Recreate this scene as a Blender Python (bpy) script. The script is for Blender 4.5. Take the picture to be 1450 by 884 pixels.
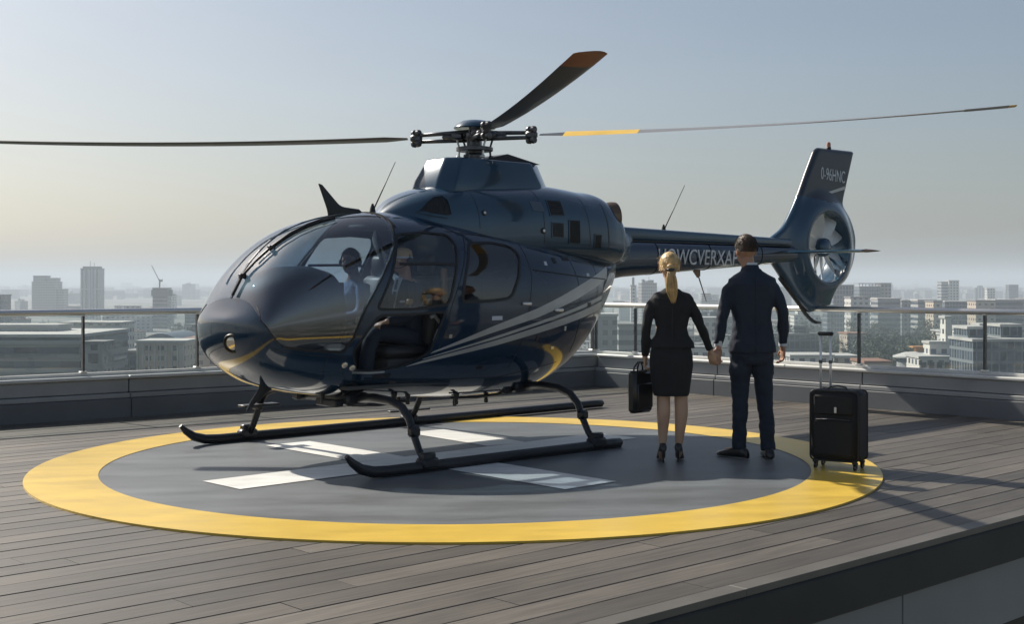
import bpy, bmesh, math, random
from mathutils import Vector, Matrix, noise
R = math.radians
for o in list(bpy.data.objects): bpy.data.objects.remove(o)
sc = bpy.context.scene
COL = sc.collection
EYE = 1.45
# ---------------------------------------------------------------- camera
cam = bpy.data.cameras.new('camera'); cam.lens = 36*1807/1450; cam.sensor_width = 36
cam.shift_y = -(442-400)/1450; cam.clip_start = .1; cam.clip_end = 60000
co = bpy.data.objects.new('camera', cam); COL.objects.link(co)
co.location = (0, 0, EYE); co.rotation_euler = (R(90), 0, 0); sc.camera = co
# ---------------------------------------------------------------- sky, sun, exposure
SUN = Vector((-.95, .80, 1.0)).normalized()
el = math.asin(SUN.z); az = math.atan2(SUN.x, SUN.y)
wd = bpy.data.worlds.new('World'); sc.world = wd; wd.use_nodes = True
nt = wd.node_tree; sk = nt.nodes.new('ShaderNodeTexSky'); sk.sky_type = 'NISHITA'; sk.sun_disc = False
sk.sun_elevation = el; sk.sun_rotation = az; sk.air_density = 1.0; sk.dust_density = 2.5; sk.ozone_density = 1.7; sk.altitude = 60
bg = nt.nodes['Background']; bg.inputs['Strength'].default_value = .062
hs = nt.nodes.new('ShaderNodeHueSaturation'); hs.inputs['Saturation'].default_value = .86; nt.links.new(sk.outputs[0], hs.inputs['Color'])
wtc = nt.nodes.new('ShaderNodeTexCoord'); wmp = nt.nodes.new('ShaderNodeMapping'); wmp.inputs['Scale'].default_value = (1.2, 1.2, 5); nt.links.new(wtc.outputs['Generated'], wmp.inputs[0])
wn = nt.nodes.new('ShaderNodeTexNoise'); wn.inputs['Scale'].default_value = 2.2; wn.inputs['Detail'].default_value = 6; nt.links.new(wmp.outputs[0], wn.inputs['Vector'])
wr = nt.nodes.new('ShaderNodeMapRange'); wr.inputs['To Min'].default_value = .93; wr.inputs['To Max'].default_value = 1.07; nt.links.new(wn.outputs['Fac'], wr.inputs['Value'])
nt.links.new(wr.outputs[0], hs.inputs['Value']); nt.links.new(hs.outputs[0], bg.inputs['Color'])      # thin uneven high haze
sl = bpy.data.lights.new('sun', 'SUN'); sl.energy = 4.4; sl.angle = R(.6); sl.color = (1, .93, .82)
so = bpy.data.objects.new('sun', sl); COL.objects.link(so); so.rotation_euler = SUN.to_track_quat('Z', 'Y').to_euler()
vs = sc.view_settings; vs.view_transform = 'Standard'; vs.look = 'None'; vs.exposure = .58; vs.gamma = 1
sc.cycles.max_bounces = 8; sc.cycles.transparent_max_bounces = 24; sc.cycles.use_denoising = True
sc.cycles.caustics_reflective = False; sc.cycles.caustics_refractive = False
sc.cycles.volume_bounces = 1; sc.cycles.sample_clamp_indirect = 4; sc.cycles.glossy_bounces = 5
HAZE = 3.3e-4

# ---------------------------------------------------------------- materials
def nodes(name):
    m = bpy.data.materials.new(name); m.use_nodes = True
    t = m.node_tree; return m, t, t.nodes['Principled BSDF']
def mat(name, col, rough=.5, metal=0, coat=0, spec=.5, bump=0, bscale=30, var=0, vscale=4, bdist=.002):
    m, t, b = nodes(name)
    b.inputs['Base Color'].default_value = (*col, 1); b.inputs['Roughness'].default_value = rough
    b.inputs['Metallic'].default_value = metal; b.inputs['Coat Weight'].default_value = coat
    b.inputs['Coat Roughness'].default_value = .04; b.inputs['Specular IOR Level'].default_value = spec
    tc = t.nodes.new('ShaderNodeTexCoord')
    if var:
        n = t.nodes.new('ShaderNodeTexNoise'); n.inputs['Scale'].default_value = vscale; n.inputs['Detail'].default_value = 6
        t.links.new(tc.outputs['Object'], n.inputs['Vector'])
        r = t.nodes.new('ShaderNodeMapRange'); r.inputs['From Min'].default_value = .3; r.inputs['From Max'].default_value = .7
        r.inputs['To Min'].default_value = 1-var; r.inputs['To Max'].default_value = 1+var
        t.links.new(n.outputs['Fac'], r.inputs['Value'])
        x = t.nodes.new('ShaderNodeVectorMath'); x.operation = 'SCALE'; x.inputs[0].default_value = col
        t.links.new(r.outputs[0], x.inputs['Scale']); t.links.new(x.outputs[0], b.inputs['Base Color'])
    if bump:
        n = t.nodes.new('ShaderNodeTexNoise'); n.inputs['Scale'].default_value = bscale; n.inputs['Detail'].default_value = 5
        t.links.new(tc.outputs['Object'], n.inputs['Vector'])
        u = t.nodes.new('ShaderNodeBump'); u.inputs['Strength'].default_value = bump; u.inputs['Distance'].default_value = bdist
        t.links.new(n.outputs['Fac'], u.inputs['Height']); t.links.new(u.outputs[0], b.inputs['Normal'])
    return m
def glassmat(name, tint, refl=.06, rough=.02):
    m = bpy.data.materials.new(name); m.use_nodes = True; t = m.node_tree; t.nodes.clear()
    o = t.nodes.new('ShaderNodeOutputMaterial'); tr = t.nodes.new('ShaderNodeBsdfTransparent'); tr.inputs[0].default_value = (*tint, 1)
    g = t.nodes.new('ShaderNodeBsdfGlossy'); g.inputs['Roughness'].default_value = rough; g.inputs[0].default_value = (1, 1, 1, 1)
    f = t.nodes.new('ShaderNodeFresnel'); f.inputs['IOR'].default_value = 1.5
    mr = t.nodes.new('ShaderNodeMapRange'); mr.inputs['To Min'].default_value = refl; mr.inputs['To Max'].default_value = 1
    t.links.new(f.outputs[0], mr.inputs['Value'])
    gg = t.nodes.new('ShaderNodeNewGeometry'); inv = t.nodes.new('ShaderNodeMath'); inv.operation = 'SUBTRACT'; inv.inputs[0].default_value = 1
    t.links.new(gg.outputs['Backfacing'], inv.inputs[1]); pm_ = t.nodes.new('ShaderNodeMath'); pm_.operation = 'MULTIPLY'
    t.links.new(mr.outputs[0], pm_.inputs[0]); t.links.new(inv.outputs[0], pm_.inputs[1])      # reflect on the outer face only
    x = t.nodes.new('ShaderNodeMixShader'); t.links.new(pm_.outputs[0], x.inputs[0]); t.links.new(tr.outputs[0], x.inputs[1]); t.links.new(g.outputs[0], x.inputs[2])
    t.links.new(x.outputs[0], o.inputs['Surface']); return m

M = {}
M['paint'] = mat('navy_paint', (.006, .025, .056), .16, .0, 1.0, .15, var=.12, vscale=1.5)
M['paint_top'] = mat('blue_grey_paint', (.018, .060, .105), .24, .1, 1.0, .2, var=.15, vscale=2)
M['cap_tan'] = mat('tan_cloth', (.62, .44, .26), .8)
M['stripe'] = mat('grey_stripe_paint', (.46, .46, .44), .35, .1, .6, var=.1)
M['dark'] = mat('black_trim', (.012, .012, .013), .45, bump=.2)
M['seal'] = mat('rubber_seal', (.008, .009, .011), .5)
M['interior'] = mat('cabin_lining', (.075, .074, .072), .8, bump=.3, bscale=60)
M['seat'] = mat('seat_leather', (.020, .021, .025), .5, bump=.4, bscale=80)
M['beige'] = mat('beige_trim', (.34, .22, .12), .7, var=.15)
M['console'] = mat('console_shroud', (.008, .018, .036), .55, 0, .15)
M['skid'] = mat('skid_metal', (.010, .012, .016), .42, .2, .15, bump=.15, bscale=40)
M['steel'] = mat('brushed_steel', (.74, .73, .70), .34, .85, bump=.05, bscale=200)
M['hubmetal'] = mat('hub_metal', (.10, .10, .105), .35, .8, var=.3, vscale=14)
M['blade'] = mat('blade_grey', (.045, .046, .048), .42, 0, .2, var=.2, vscale=3)
M['bladelight'] = mat('blade_light_grey', (.22, .22, .22), .4, 0, .1)
M['yellow'] = mat('blade_yellow', (.72, .46, .07), .45, var=.12, vscale=5)
M['orange'] = mat('blade_orange', (.24, .085, .02), .45, var=.2, vscale=6)
M['exhaust'] = mat('heat_stained_metal', (.16, .11, .075), .42, .7, var=.35, vscale=7)
M['vent'] = mat('vent_black', (.008, .008, .009), .6)
M['white'] = mat('white_lettering', (.66, .68, .70), .5, var=.25, vscale=14)
M['fanblade'] = mat('fan_blade_metal', (.62, .62, .60), .4, .2, var=.15)
M['lamp'] = mat('lamp_lens', (.75, .68, .55), .08, .6, 1)
M['amber'] = mat('amber_lens', (.45, .14, .03), .2, 0, 1)
M['glass'] = glassmat('cabin_glass', (.60, .67, .72), .115)
M['glassdark'] = glassmat('tinted_glass', (.40, .45, .50), .06)
M['doorglass'] = glassmat('door_glass', (.88, .90, .92), .03)
M['railglass'] = glassmat('railing_glass', (.93, .96, .96), .03)
M['skin'] = mat('skin', (.42, .24, .16), .5, var=.08, vscale=20)
M['stocking'] = mat('tanned_skin', (.52, .33, .22), .42, var=.06, vscale=8)
M['blond'] = mat('blond_hair', (.62, .43, .20), .42, bump=.9, bscale=55, var=.35, vscale=22, bdist=.006)
M['brown'] = mat('brown_hair', (.060, .036, .022), .45, bump=1, bscale=70, var=.3, vscale=30, bdist=.006)
M['black_cloth'] = mat('black_cloth', (.010, .011, .014), .85, bump=.5, bscale=18, var=.2, bdist=.012)
M['navy_cloth'] = mat('navy_cloth', (.011, .020, .040), .80, bump=.5, bscale=14, var=.2, bdist=.014)
M['shirt'] = mat('white_shirt', (.62, .66, .72), .7)
M['blueshirt'] = mat('blue_shirt', (.05, .13, .30), .7, bump=.4, bscale=20, bdist=.01)
M['leather'] = mat('black_leather', (.010, .010, .011), .28, 0, .2, bump=.2, bscale=60)
M['fabric'] = mat('luggage_fabric', (.009, .009, .011), .75, bump=.5, bscale=150, var=.15, bdist=.003)
M['alu'] = mat('handle_aluminium', (.80, .80, .80), .35, .35)
M['gold'] = mat('hair_clip', (.02, .014, .01), .25, 0, .6)

# ---------------------------------------------------------------- object helpers
def link(o, parent=None):
    COL.objects.link(o)
    if parent is not None: o.parent = parent
    return o
def build(name, verts, faces, mats, parent=None, smooth=False, idx=None, angle=None):
    me = bpy.data.meshes.new(name); me.from_pydata([tuple(v) for v in verts], [], faces)
    for m in (mats if isinstance(mats, (list, tuple)) else [mats]): me.materials.append(m)
    if idx: me.polygons.foreach_set('material_index', idx)
    if smooth: me.polygons.foreach_set('use_smooth', [True]*len(me.polygons))
    me.update()
    if angle: me.set_sharp_from_angle(angle=R(angle))
    return link(bpy.data.objects.new(name, me), parent)
def tag(o, label=None, cat=None, group=None, kind=None):
    if label: o['label'] = label
    if cat: o['category'] = cat
    if group: o['group'] = group
    if kind: o['kind'] = kind
    return o
def empty(name, loc=(0, 0, 0), rz=0, parent=None):
    o = bpy.data.objects.new(name, None); o.empty_display_size = .2; o.location = loc; o.rotation_euler = (0, 0, rz)
    return link(o, parent)
class MB:
    """collects shapes into one mesh"""
    def __init__(s): s.v = []; s.f = []; s.i = []; s.cur = 0
    def add(s, V, F):
        n = len(s.v); s.v += [Vector(v) for v in V]; s.f += [tuple(k+n for k in f) for f in F]; s.i += [s.cur]*len(F)
    def box(s, c, d, rz=0, bev=0, M3=None):
        x, y, z = (k/2 for k in d)
        if bev:
            b = min(bev, x*.9, y*.9, z*.9); V = []; F = []
            for sx in (-1, 1):
                for sy in (-1, 1):
                    for sz in (-1, 1):
                        V += [(sx*(x-b), sy*(y-b), sz*z), (sx*(x-b), sy*y, sz*(z-b)), (sx*x, sy*(y-b), sz*(z-b))]
            bm = bmesh.new()
            for v in V: bm.verts.new(v)
            bmesh.ops.convex_hull(bm, input=bm.verts); bm.verts.index_update()
            V = [v.co.copy() for v in bm.verts]; F = [[v.index for v in f.verts] for f in bm.faces]; bm.free()
        else:
            V = [(sx*x, sy*y, sz*z) for sx in (-1, 1) for sy in (-1, 1) for sz in (-1, 1)]
            F = [(0, 1, 3, 2), (4, 6, 7, 5), (0, 4, 5, 1), (2, 3, 7, 6), (0, 2, 6, 4), (1, 5, 7, 3)]
        Mx = M3 if M3 is not None else Matrix.Rotation(rz, 3, 'Z')
        s.add([Mx @ Vector(v) + Vector(c) for v in V], F); return s
    def tube(s, P, r, n=12, cap=True, flat=1.0, up=None):
        P = [Vector(p) for p in P]; rr = r if isinstance(r, (list, tuple)) else [r]*len(P)
        V = []; F = []; prev = up
        for k, p in enumerate(P):
            t = (P[min(k+1, len(P)-1)] - P[max(k-1, 0)]).normalized()
            if prev is None: prev = Vector((0, 0, 1)) if abs(t.z) < .9 else Vector((0, 1, 0))
            x = t.cross(Vector(prev)).normalized(); y = x.cross(t).normalized(); prev = y
            V += [p + rr[k]*(x*math.cos(a)+y*flat*math.sin(a)) for a in (2*math.pi*j/n for j in range(n))]
        for k in range(len(P)-1):
            for j in range(n): F.append((k*n+j, k*n+(j+1) % n, (k+1)*n+(j+1) % n, (k+1)*n+j))
        if cap: F.append(tuple(range(n-1, -1, -1))); F.append(tuple((len(P)-1)*n+j for j in range(n)))
        s.add(V, F); return s
    def rings(s, rings, cap=True):
        n = len(rings[0]); V = [v for r in rings for v in r]; F = []
        for k in range(len(rings)-1):
            for j in range(n): F.append((k*n+j, k*n+(j+1) % n, (k+1)*n+(j+1) % n, (k+1)*n+j))
        if cap: F.append(tuple(range(n-1, -1, -1))); F.append(tuple((len(rings)-1)*n+j for j in range(n)))
        s.add(V, F); return s
    def ell(s, c, r, n=16, m=10, M3=None):
        V = []; F = []; c = Vector(c); Mx = M3 or Matrix.Identity(3)
        for i in range(m+1):
            a = math.pi*i/m
            for j in range(n):
                b = 2*math.pi*j/n
                V.append(c + Mx @ Vector((r[0]*math.sin(a)*math.cos(b), r[1]*math.sin(a)*math.sin(b), r[2]*math.cos(a))))
        for i in range(m):
            for j in range(n):
                q = (i*n+j, (i+1)*n+j, (i+1)*n+(j+1) % n, i*n+(j+1) % n)
                F.append(q)
        s.add(V, F); return s
    def lathe(s, prof, c=(0, 0, 0), n=24, M3=None):
        Mx = M3 or Matrix.Identity(3)
        s.rings([[Vector(c) + Mx @ Vector((r*math.cos(2*math.pi*j/n), r*math.sin(2*math.pi*j/n), z)) for j in range(n)] for r, z in prof]); return s
    def prism(s, poly, y0, y1, M3=None):   # polygon in (x, z), extruded along y
        n = len(poly); V = [Vector((x, y0, z)) for x, z in poly] + [Vector((x, y1, z)) for x, z in poly]
        A = sum(poly[i][0]*poly[(i+1) % n][1]-poly[(i+1) % n][0]*poly[i][1] for i in range(n))
        F = [tuple(range(n)), tuple(range(2*n-1, n-1, -1))] + [(i, i+n, (i+1) % n+n, (i+1) % n) for i in range(n)]
        if (A > 0) == (y1 < y0): F = [f[::-1] for f in F]
        if M3: V = [M3 @ v for v in V]
        s.add(V, F); return s
    def bm(s):
        b = bmesh.new(); vs_ = [b.verts.new(v) for v in s.v]
        for f in s.f:
            try: b.faces.new([vs_[k] for k in f])
            except ValueError: pass
        return b
    def build(s, name, m, parent=None, smooth=False, angle=None):
        return build(name, s.v, s.f, m, parent, smooth or bool(angle), s.i if isinstance(m, (list, tuple)) else None, angle)
def applied(o, mods):
    """apply modifiers (type, settings) and drop them; keeps the object"""
    for ty, kw in mods:
        md = o.modifiers.new(ty, ty)
        for k, v in kw.items(): setattr(md, k, v)
    bpy.context.view_layer.update()
    dg = bpy.context.evaluated_depsgraph_get()
    me = bpy.data.meshes.new_from_object(o.evaluated_get(dg)); old = o.data; o.modifiers.clear(); o.data = me; me.name = old.name
    return o
def organic(name, mb, m, parent, voxel=.009, smooth=4, sub=None):
    o = mb.build(name, m, parent)
    applied(o, [('REMESH', dict(mode='VOXEL', voxel_size=voxel, use_smooth_shade=True)), ('SMOOTH', dict(iterations=smooth, factor=.5))])
    if not o.data.materials: o.data.materials.append(m)
    o.data.polygons.foreach_set('use_smooth', [True]*len(o.data.polygons)); return o
def text(name, body, size, m, parent, M4, font=None, depth=.0015, shear=0, sx=1):
    c = bpy.data.curves.new(name, 'FONT'); c.body = body; c.size = size; c.extrude = depth; c.shear = shear; c.offset = .0
    t = bpy.data.objects.new(name, c); COL.objects.link(t); bpy.context.view_layer.update()
    me = bpy.data.meshes.new_from_object(t.evaluated_get(bpy.context.evaluated_depsgraph_get()))
    bpy.data.objects.remove(t); me.transform(M4 @ Matrix.Diagonal((sx, 1, 1, 1))); me.materials.clear(); me.materials.append(m)
    o = bpy.data.objects.new(name, me); return link(o, parent)
def at(px, py, y):
    return Vector(((px-725)/1807*y, y, EYE-(py-400)/1807*y))
# ================================================================ ROOF
GZ = -42.
UX, UY = .7350, .6781                       # direction of the planks (and of the helicopter's axis)
u = Vector((.735, .678, 0)).normalized(); v = Vector((-u.y, u.x, 0))
CN = Vector((1.15, 17.9, 0)); ED = Vector((.884, 5.81, 0))
pl = Vector((.785, .62, 0)).normalized(); pr_ = Vector((.675, -.738, 0)).normalized()
# planks: real boards with gaps, one mesh
def plank_mat():
    m, t, b = nodes('weathered_planks'); L = t.links
    g = t.nodes.new('ShaderNodeNewGeometry'); tc = t.nodes.new('ShaderNodeTexCoord')
    mp = t.nodes.new('ShaderNodeMapping'); mp.vector_type = 'TEXTURE'; mp.inputs['Rotation'].default_value = (0, 0, math.atan2(u.y, u.x))
    mp.inputs['Scale'].default_value = (1, .045, 1)
    L.new(tc.outputs['Object'], mp.inputs[0])
    off = t.nodes.new('ShaderNodeVectorMath'); off.operation = 'ADD'
    cx = t.nodes.new('ShaderNodeCombineXYZ'); ml = t.nodes.new('ShaderNodeMath'); ml.operation = 'MULTIPLY'; ml.inputs[1].default_value = 90
    L.new(g.outputs['Random Per Island'], ml.inputs[0]); L.new(ml.outputs[0], cx.inputs[2]); L.new(mp.outputs[0], off.inputs[0]); L.new(cx.outputs[0], off.inputs[1])
    n = t.nodes.new('ShaderNodeTexNoise'); n.inputs['Scale'].default_value = 2.2; n.inputs['Detail'].default_value = 7; n.inputs['Roughness'].default_value = .62
    L.new(off.outputs[0], n.inputs['Vector'])
    n2 = t.nodes.new('ShaderNodeTexNoise'); n2.inputs['Scale'].default_value = .7; n2.inputs['Detail'].default_value = 5
    L.new(tc.outputs['Object'], n2.inputs['Vector'])
    cr = t.nodes.new('ShaderNodeValToRGB'); e = cr.color_ramp
    e.elements[0].position = 0; e.elements[0].color = (.060, .053, .044, 1); e.elements[1].position = 1; e.elements[1].color = (.124, .109, .091, 1)
    x = e.elements.new(.5); x.color = (.086, .076, .063, 1)
    L.new(g.outputs['Random Per Island'], cr.inputs[0])
    mr = t.nodes.new('ShaderNodeMapRange'); mr.inputs[1].default_value = .25; mr.inputs[2].default_value = .75; mr.inputs[3].default_value = .55; mr.inputs[4].default_value = 1.38
    L.new(n.outputs['Fac'], mr.inputs[0])
    mr2 = t.nodes.new('ShaderNodeMapRange'); mr2.inputs[1].default_value = .3; mr2.inputs[2].default_value = .7; mr2.inputs[3].default_value = .84; mr2.inputs[4].default_value = 1.14
    L.new(n2.outputs['Fac'], mr2.inputs[0])
    mm = t.nodes.new('ShaderNodeMath'); mm.operation = 'MULTIPLY'; L.new(mr.outputs[0], mm.inputs[0]); L.new(mr2.outputs[0], mm.inputs[1])
    s = t.nodes.new('ShaderNodeVectorMath'); s.operation = 'SCALE'; L.new(cr.outputs[0], s.inputs[0]); L.new(mm.outputs[0], s.inputs['Scale'])
    L.new(s.outputs[0], b.inputs['Base Color'])
    ro = t.nodes.new('ShaderNodeMapRange'); ro.inputs[3].default_value = .42; ro.inputs[4].default_value = .66; L.new(n2.outputs['Fac'], ro.inputs[0]); L.new(ro.outputs[0], b.inputs['Roughness'])
    bu = t.nodes.new('ShaderNodeBump'); bu.inputs['Strength'].default_value = .35; bu.inputs['Distance'].default_value = .002; L.new(n.outputs['Fac'], bu.inputs['Height']); L.new(bu.outputs[0], b.inputs['Normal'])
    return m
def deck():
    rnd = random.Random(4); b = bmesh.new(); base = ED.dot(v)
    wdt = .195; row = 0; y = base + .115
    while y < base + 10.2:
        x = -9 - rnd.random()*2.6
        while x < 17:
            ln = rnd.choice((2.2, 2.9, 3.6, 4.2)) ; g = .0035; c = .003; dz = rnd.uniform(-.0012, .0012)
            x0, x1, y0, y1 = x+.0015, x+ln-.0015, y+g, y+wdt-g
            P = [(x0, y0, -.03), (x1, y0, -.03), (x1, y1, -.03), (x0, y1, -.03), (x0, y0, -c), (x1, y0, -c), (x1, y1, -c), (x0, y1, -c),
                 (x0, y0+c, dz), (x1, y0+c, dz), (x1, y1-c, dz), (x0, y1-c, dz)]
            V = [b.verts.new(u*p[0] + v*p[1] + Vector((0, 0, p[2]))) for p in P]
            for q in ((0, 1, 5, 4), (1, 2, 6, 5), (2, 3, 7, 6), (3, 0, 4, 7), (4, 5, 9, 8), (5, 6, 10, 9), (6, 7, 11, 10), (7, 4, 8, 11), (8, 9, 10, 11)):
                b.faces.new([V[k] for k in q])
            x += ln
        y += wdt; row += 1
    nl = Vector((-pl.y, pl.x, 0)); nr = Vector((-pr_.y, pr_.x, 0))
    for co_, no in ((CN, nl), (CN, nr)):
        bmesh.ops.bisect_plane(b, geom=b.verts[:]+b.edges[:]+b.faces[:], plane_co=co_ + no*.05, plane_no=no, clear_outer=True)
    me = bpy.data.meshes.new('deck_boards'); b.to_mesh(me); b.free(); me.materials.append(plank_mat())
    o = link(bpy.data.objects.new('deck_floor', me)); tag(o, kind='structure')
    return o
deck()
CORNER_R = CN + pr_*8.75
FARL = CN - pl*19
NEARL = ED - u*9
mb = MB()
def slab(mb, pts, z0, z1):
    n = len(pts); V = [Vector((p.x, p.y, z1)) for p in pts] + [Vector((p.x, p.y, z0)) for p in pts]
    mb.add(V, [tuple(range(n)), tuple(range(2*n-1, n-1, -1))] + [(i, (i+n), ((i+1) % n+n), ((i+1) % n)) for i in range(n)])
edge_pts = [ED - u*9 + v*.11, ED + u*8.2 + v*.11, CN + pr_*8.5, CN, CN - pl*19]
slab(mb, [p for p in edge_pts][::1], -.20, -.034)
tag(mb.build('roof_slab', mat('roof_membrane', (.02, .02, .021), .8)), kind='structure')
# deck edge: rounded nosing board, dark fascia, recessed grey panels
conc = mat('grey_wall_panel', (.33, .335, .335), .6, bump=.3, bscale=8, var=.16, vscale=1.3, bdist=.004)
concd = mat('grey_base_panel', (.15, .16, .17), .6, bump=.3, bscale=8, var=.2, vscale=1.1, bdist=.004)
cope = mat('pale_coping', (.62, .62, .59), .4, .0, var=.14, vscale=2)
e = empty('roof_edge', ED); tag(e, 'dark fascia and grey wall panels along the near edge of the deck', 'roof edge')
def ebox(name, s0, s1, t0, t1, z0, z1, m, bev=.004):
    k = MB(); c = u*((s0+s1)/2) + v*((t0+t1)/2); k.box((c.x, c.y, (z0+z1)/2), (s1-s0, t1-t0, z1-z0), math.atan2(u.y, u.x), bev); return k.build(name, m, e, angle=30)
s0 = -9.
rn = random.Random(8)
nose = mat('edge_board', (.10, .092, .080), .5, bump=.4, bscale=30, var=.18, vscale=2.5)
while s0 < 9.2:
    l = 3.1; ebox('edge_board', s0+.002, min(s0+l, 9.2), -.002, .109, -.033, .003, nose, .0015); s0 += l
ebox('fascia', -9, 9.3, -.01, .10, -.26, -.036, mat('dark_fascia', (.022, .024, .022), .7, bump=.4, bscale=20, var=.3, vscale=2), .01)
s0 = -9.05
while s0 < 9.2:
    ebox('wall_panel', s0+.006, s0+1.55-.006, .06, .12, -.66, -.262, mat('soffit_panel', (.19, .20, .21), .55, var=.12, vscale=1.2, bump=.2) if s0 < -9 else bpy.data.materials['soffit_panel'], .004); s0 += 1.55
ebox('lower_wall', -9, 9.3, .14, .3, -1.9, -.255, M['vent'], .004)
# the tower under the roof
k = MB(); slab(k, [p + Vector((0, 0, 0)) for p in [ED - u*8.9 + v*.4, ED + u*8.0 + v*.4, CN + pr_*8.2, CN, CN - pl*18.9]], GZ, -.21)
tag(k.build('host_building', mat('host_wall', (.10, .105, .11), .6)), 'grey building whose roof carries the helipad', 'building')

# parapets
def parapet(name, label, p0, p1, out, panels, parent_label):
    d = (p1-p0); ln = d.length; d.normalize(); rz = math.atan2(d.y, d.x)
    r = empty(name, p0); tag(r, label, 'parapet')
    def pb(nm, s0, s1, t0, t1, z0, z1, m, bev=.006):
        k = MB(); c = d*((s0+s1)/2) + out*((t0+t1)/2); k.box((c.x, c.y, (z0+z1)/2), (s1-s0, abs(t1-t0), z1-z0), rz, bev); return k.build(nm, m, r, angle=30)
    s = 0.
    while s < ln-.05:
        e1 = min(s+panels, ln); g = .004
        pb('base_panel', s+g, e1-g, .0, .10, -.02, .20, concd)
        pb('ledge', s+g, e1-g, .03, .16, .205, .255, conc)
        pb('wall_panel', s+g*1.5, e1-g*1.5, .075, .20, .262, .405, conc)
        s = e1
    pb('core', 0, ln, .105, .34, -.03, .40, M['vent'], 0)
    s = 0.
    while s < ln-.05:
        e1 = min(s+panels*1.5, ln); pb('coping', s+.002, e1-.002, .045, .40, .407, .445, cope, .01); s = e1
    return r
nl = Vector((-pl.y, pl.x, 0)); nr = Vector((-pr_.y, pr_.x, 0)); nr = nr if nr.dot(Vector((1, 1, 0))) > 0 else -nr
parapet('parapet_wall', 'low grey parapet wall behind the nose of the helicopter', CN + pl*.36, CN - pl*19, nl, 2.35, '')
parapet('parapet_wall', 'low grey parapet wall behind the couple and the suitcase', CN, CN + pr_*9.4, nr, 2.12, '')
def balustrade(label, p0, p1, out, posts):
    d = (p1-p0); ln = d.length; d.normalize(); rz = math.atan2(d.y, d.x); o = out*.2
    r = empty('glass_balustrade', p0 + o + Vector((0, 0, .445))); tag(r, label, 'glass balustrade')
    # children are in coordinates relative to the empty
    k = MB(); k.tube([Vector((0, 0, .685)) - d*.0, d*ln + Vector((0, 0, .685))], .034, 16); k.build('top_rail', M['steel'], r, smooth=True)
    k = MB(); c = d*(ln/2); k.box((c.x, c.y, .018), (ln, .06, .036), rz, .004); k.build('base_channel', cope, r)
    for i, s in enumerate(posts):
        k = MB(); c = d*s; k.box((c.x, c.y, .345), (.022, .05, .63), rz, .003); po = k.build('post', M['hubmetal'], r)
        k = MB(); k.box((c.x, c.y, .045), (.07, .075, .018), rz, .004); k.build('base_plate', M['steel'], po); k = MB(); k.box((c.x, c.y, .655), (.04, .055, .02), rz, .003); k.build('bracket', M['steel'], po)
        if i+1 < len(posts):
            s1 = posts[i+1]; c = d*((s+s1)/2); k = MB(); k.box((c.x, c.y, .35), (s1-s-.035, .010, .60), rz); k.build('glass_panel', M['railglass'], r)
    return r
# posts: left side seen at one place, right side several
balustrade('glass balustrade with steel top rail on the left behind the helicopter nose', CN + pl*.205, CN - pl*19, nl, [.06, 1.55, 3.05, 4.55, 6.05, 7.35, 9.9, 12.4, 14.9, 17.4, 18.95])
balustrade('glass balustrade with bright steel top rail behind the standing couple', CN - pr_*.2, CN + pr_*9.3, nr, [.05, .80, 2.55, 4.32, 5.88, 7.5, 9.4])

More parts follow.
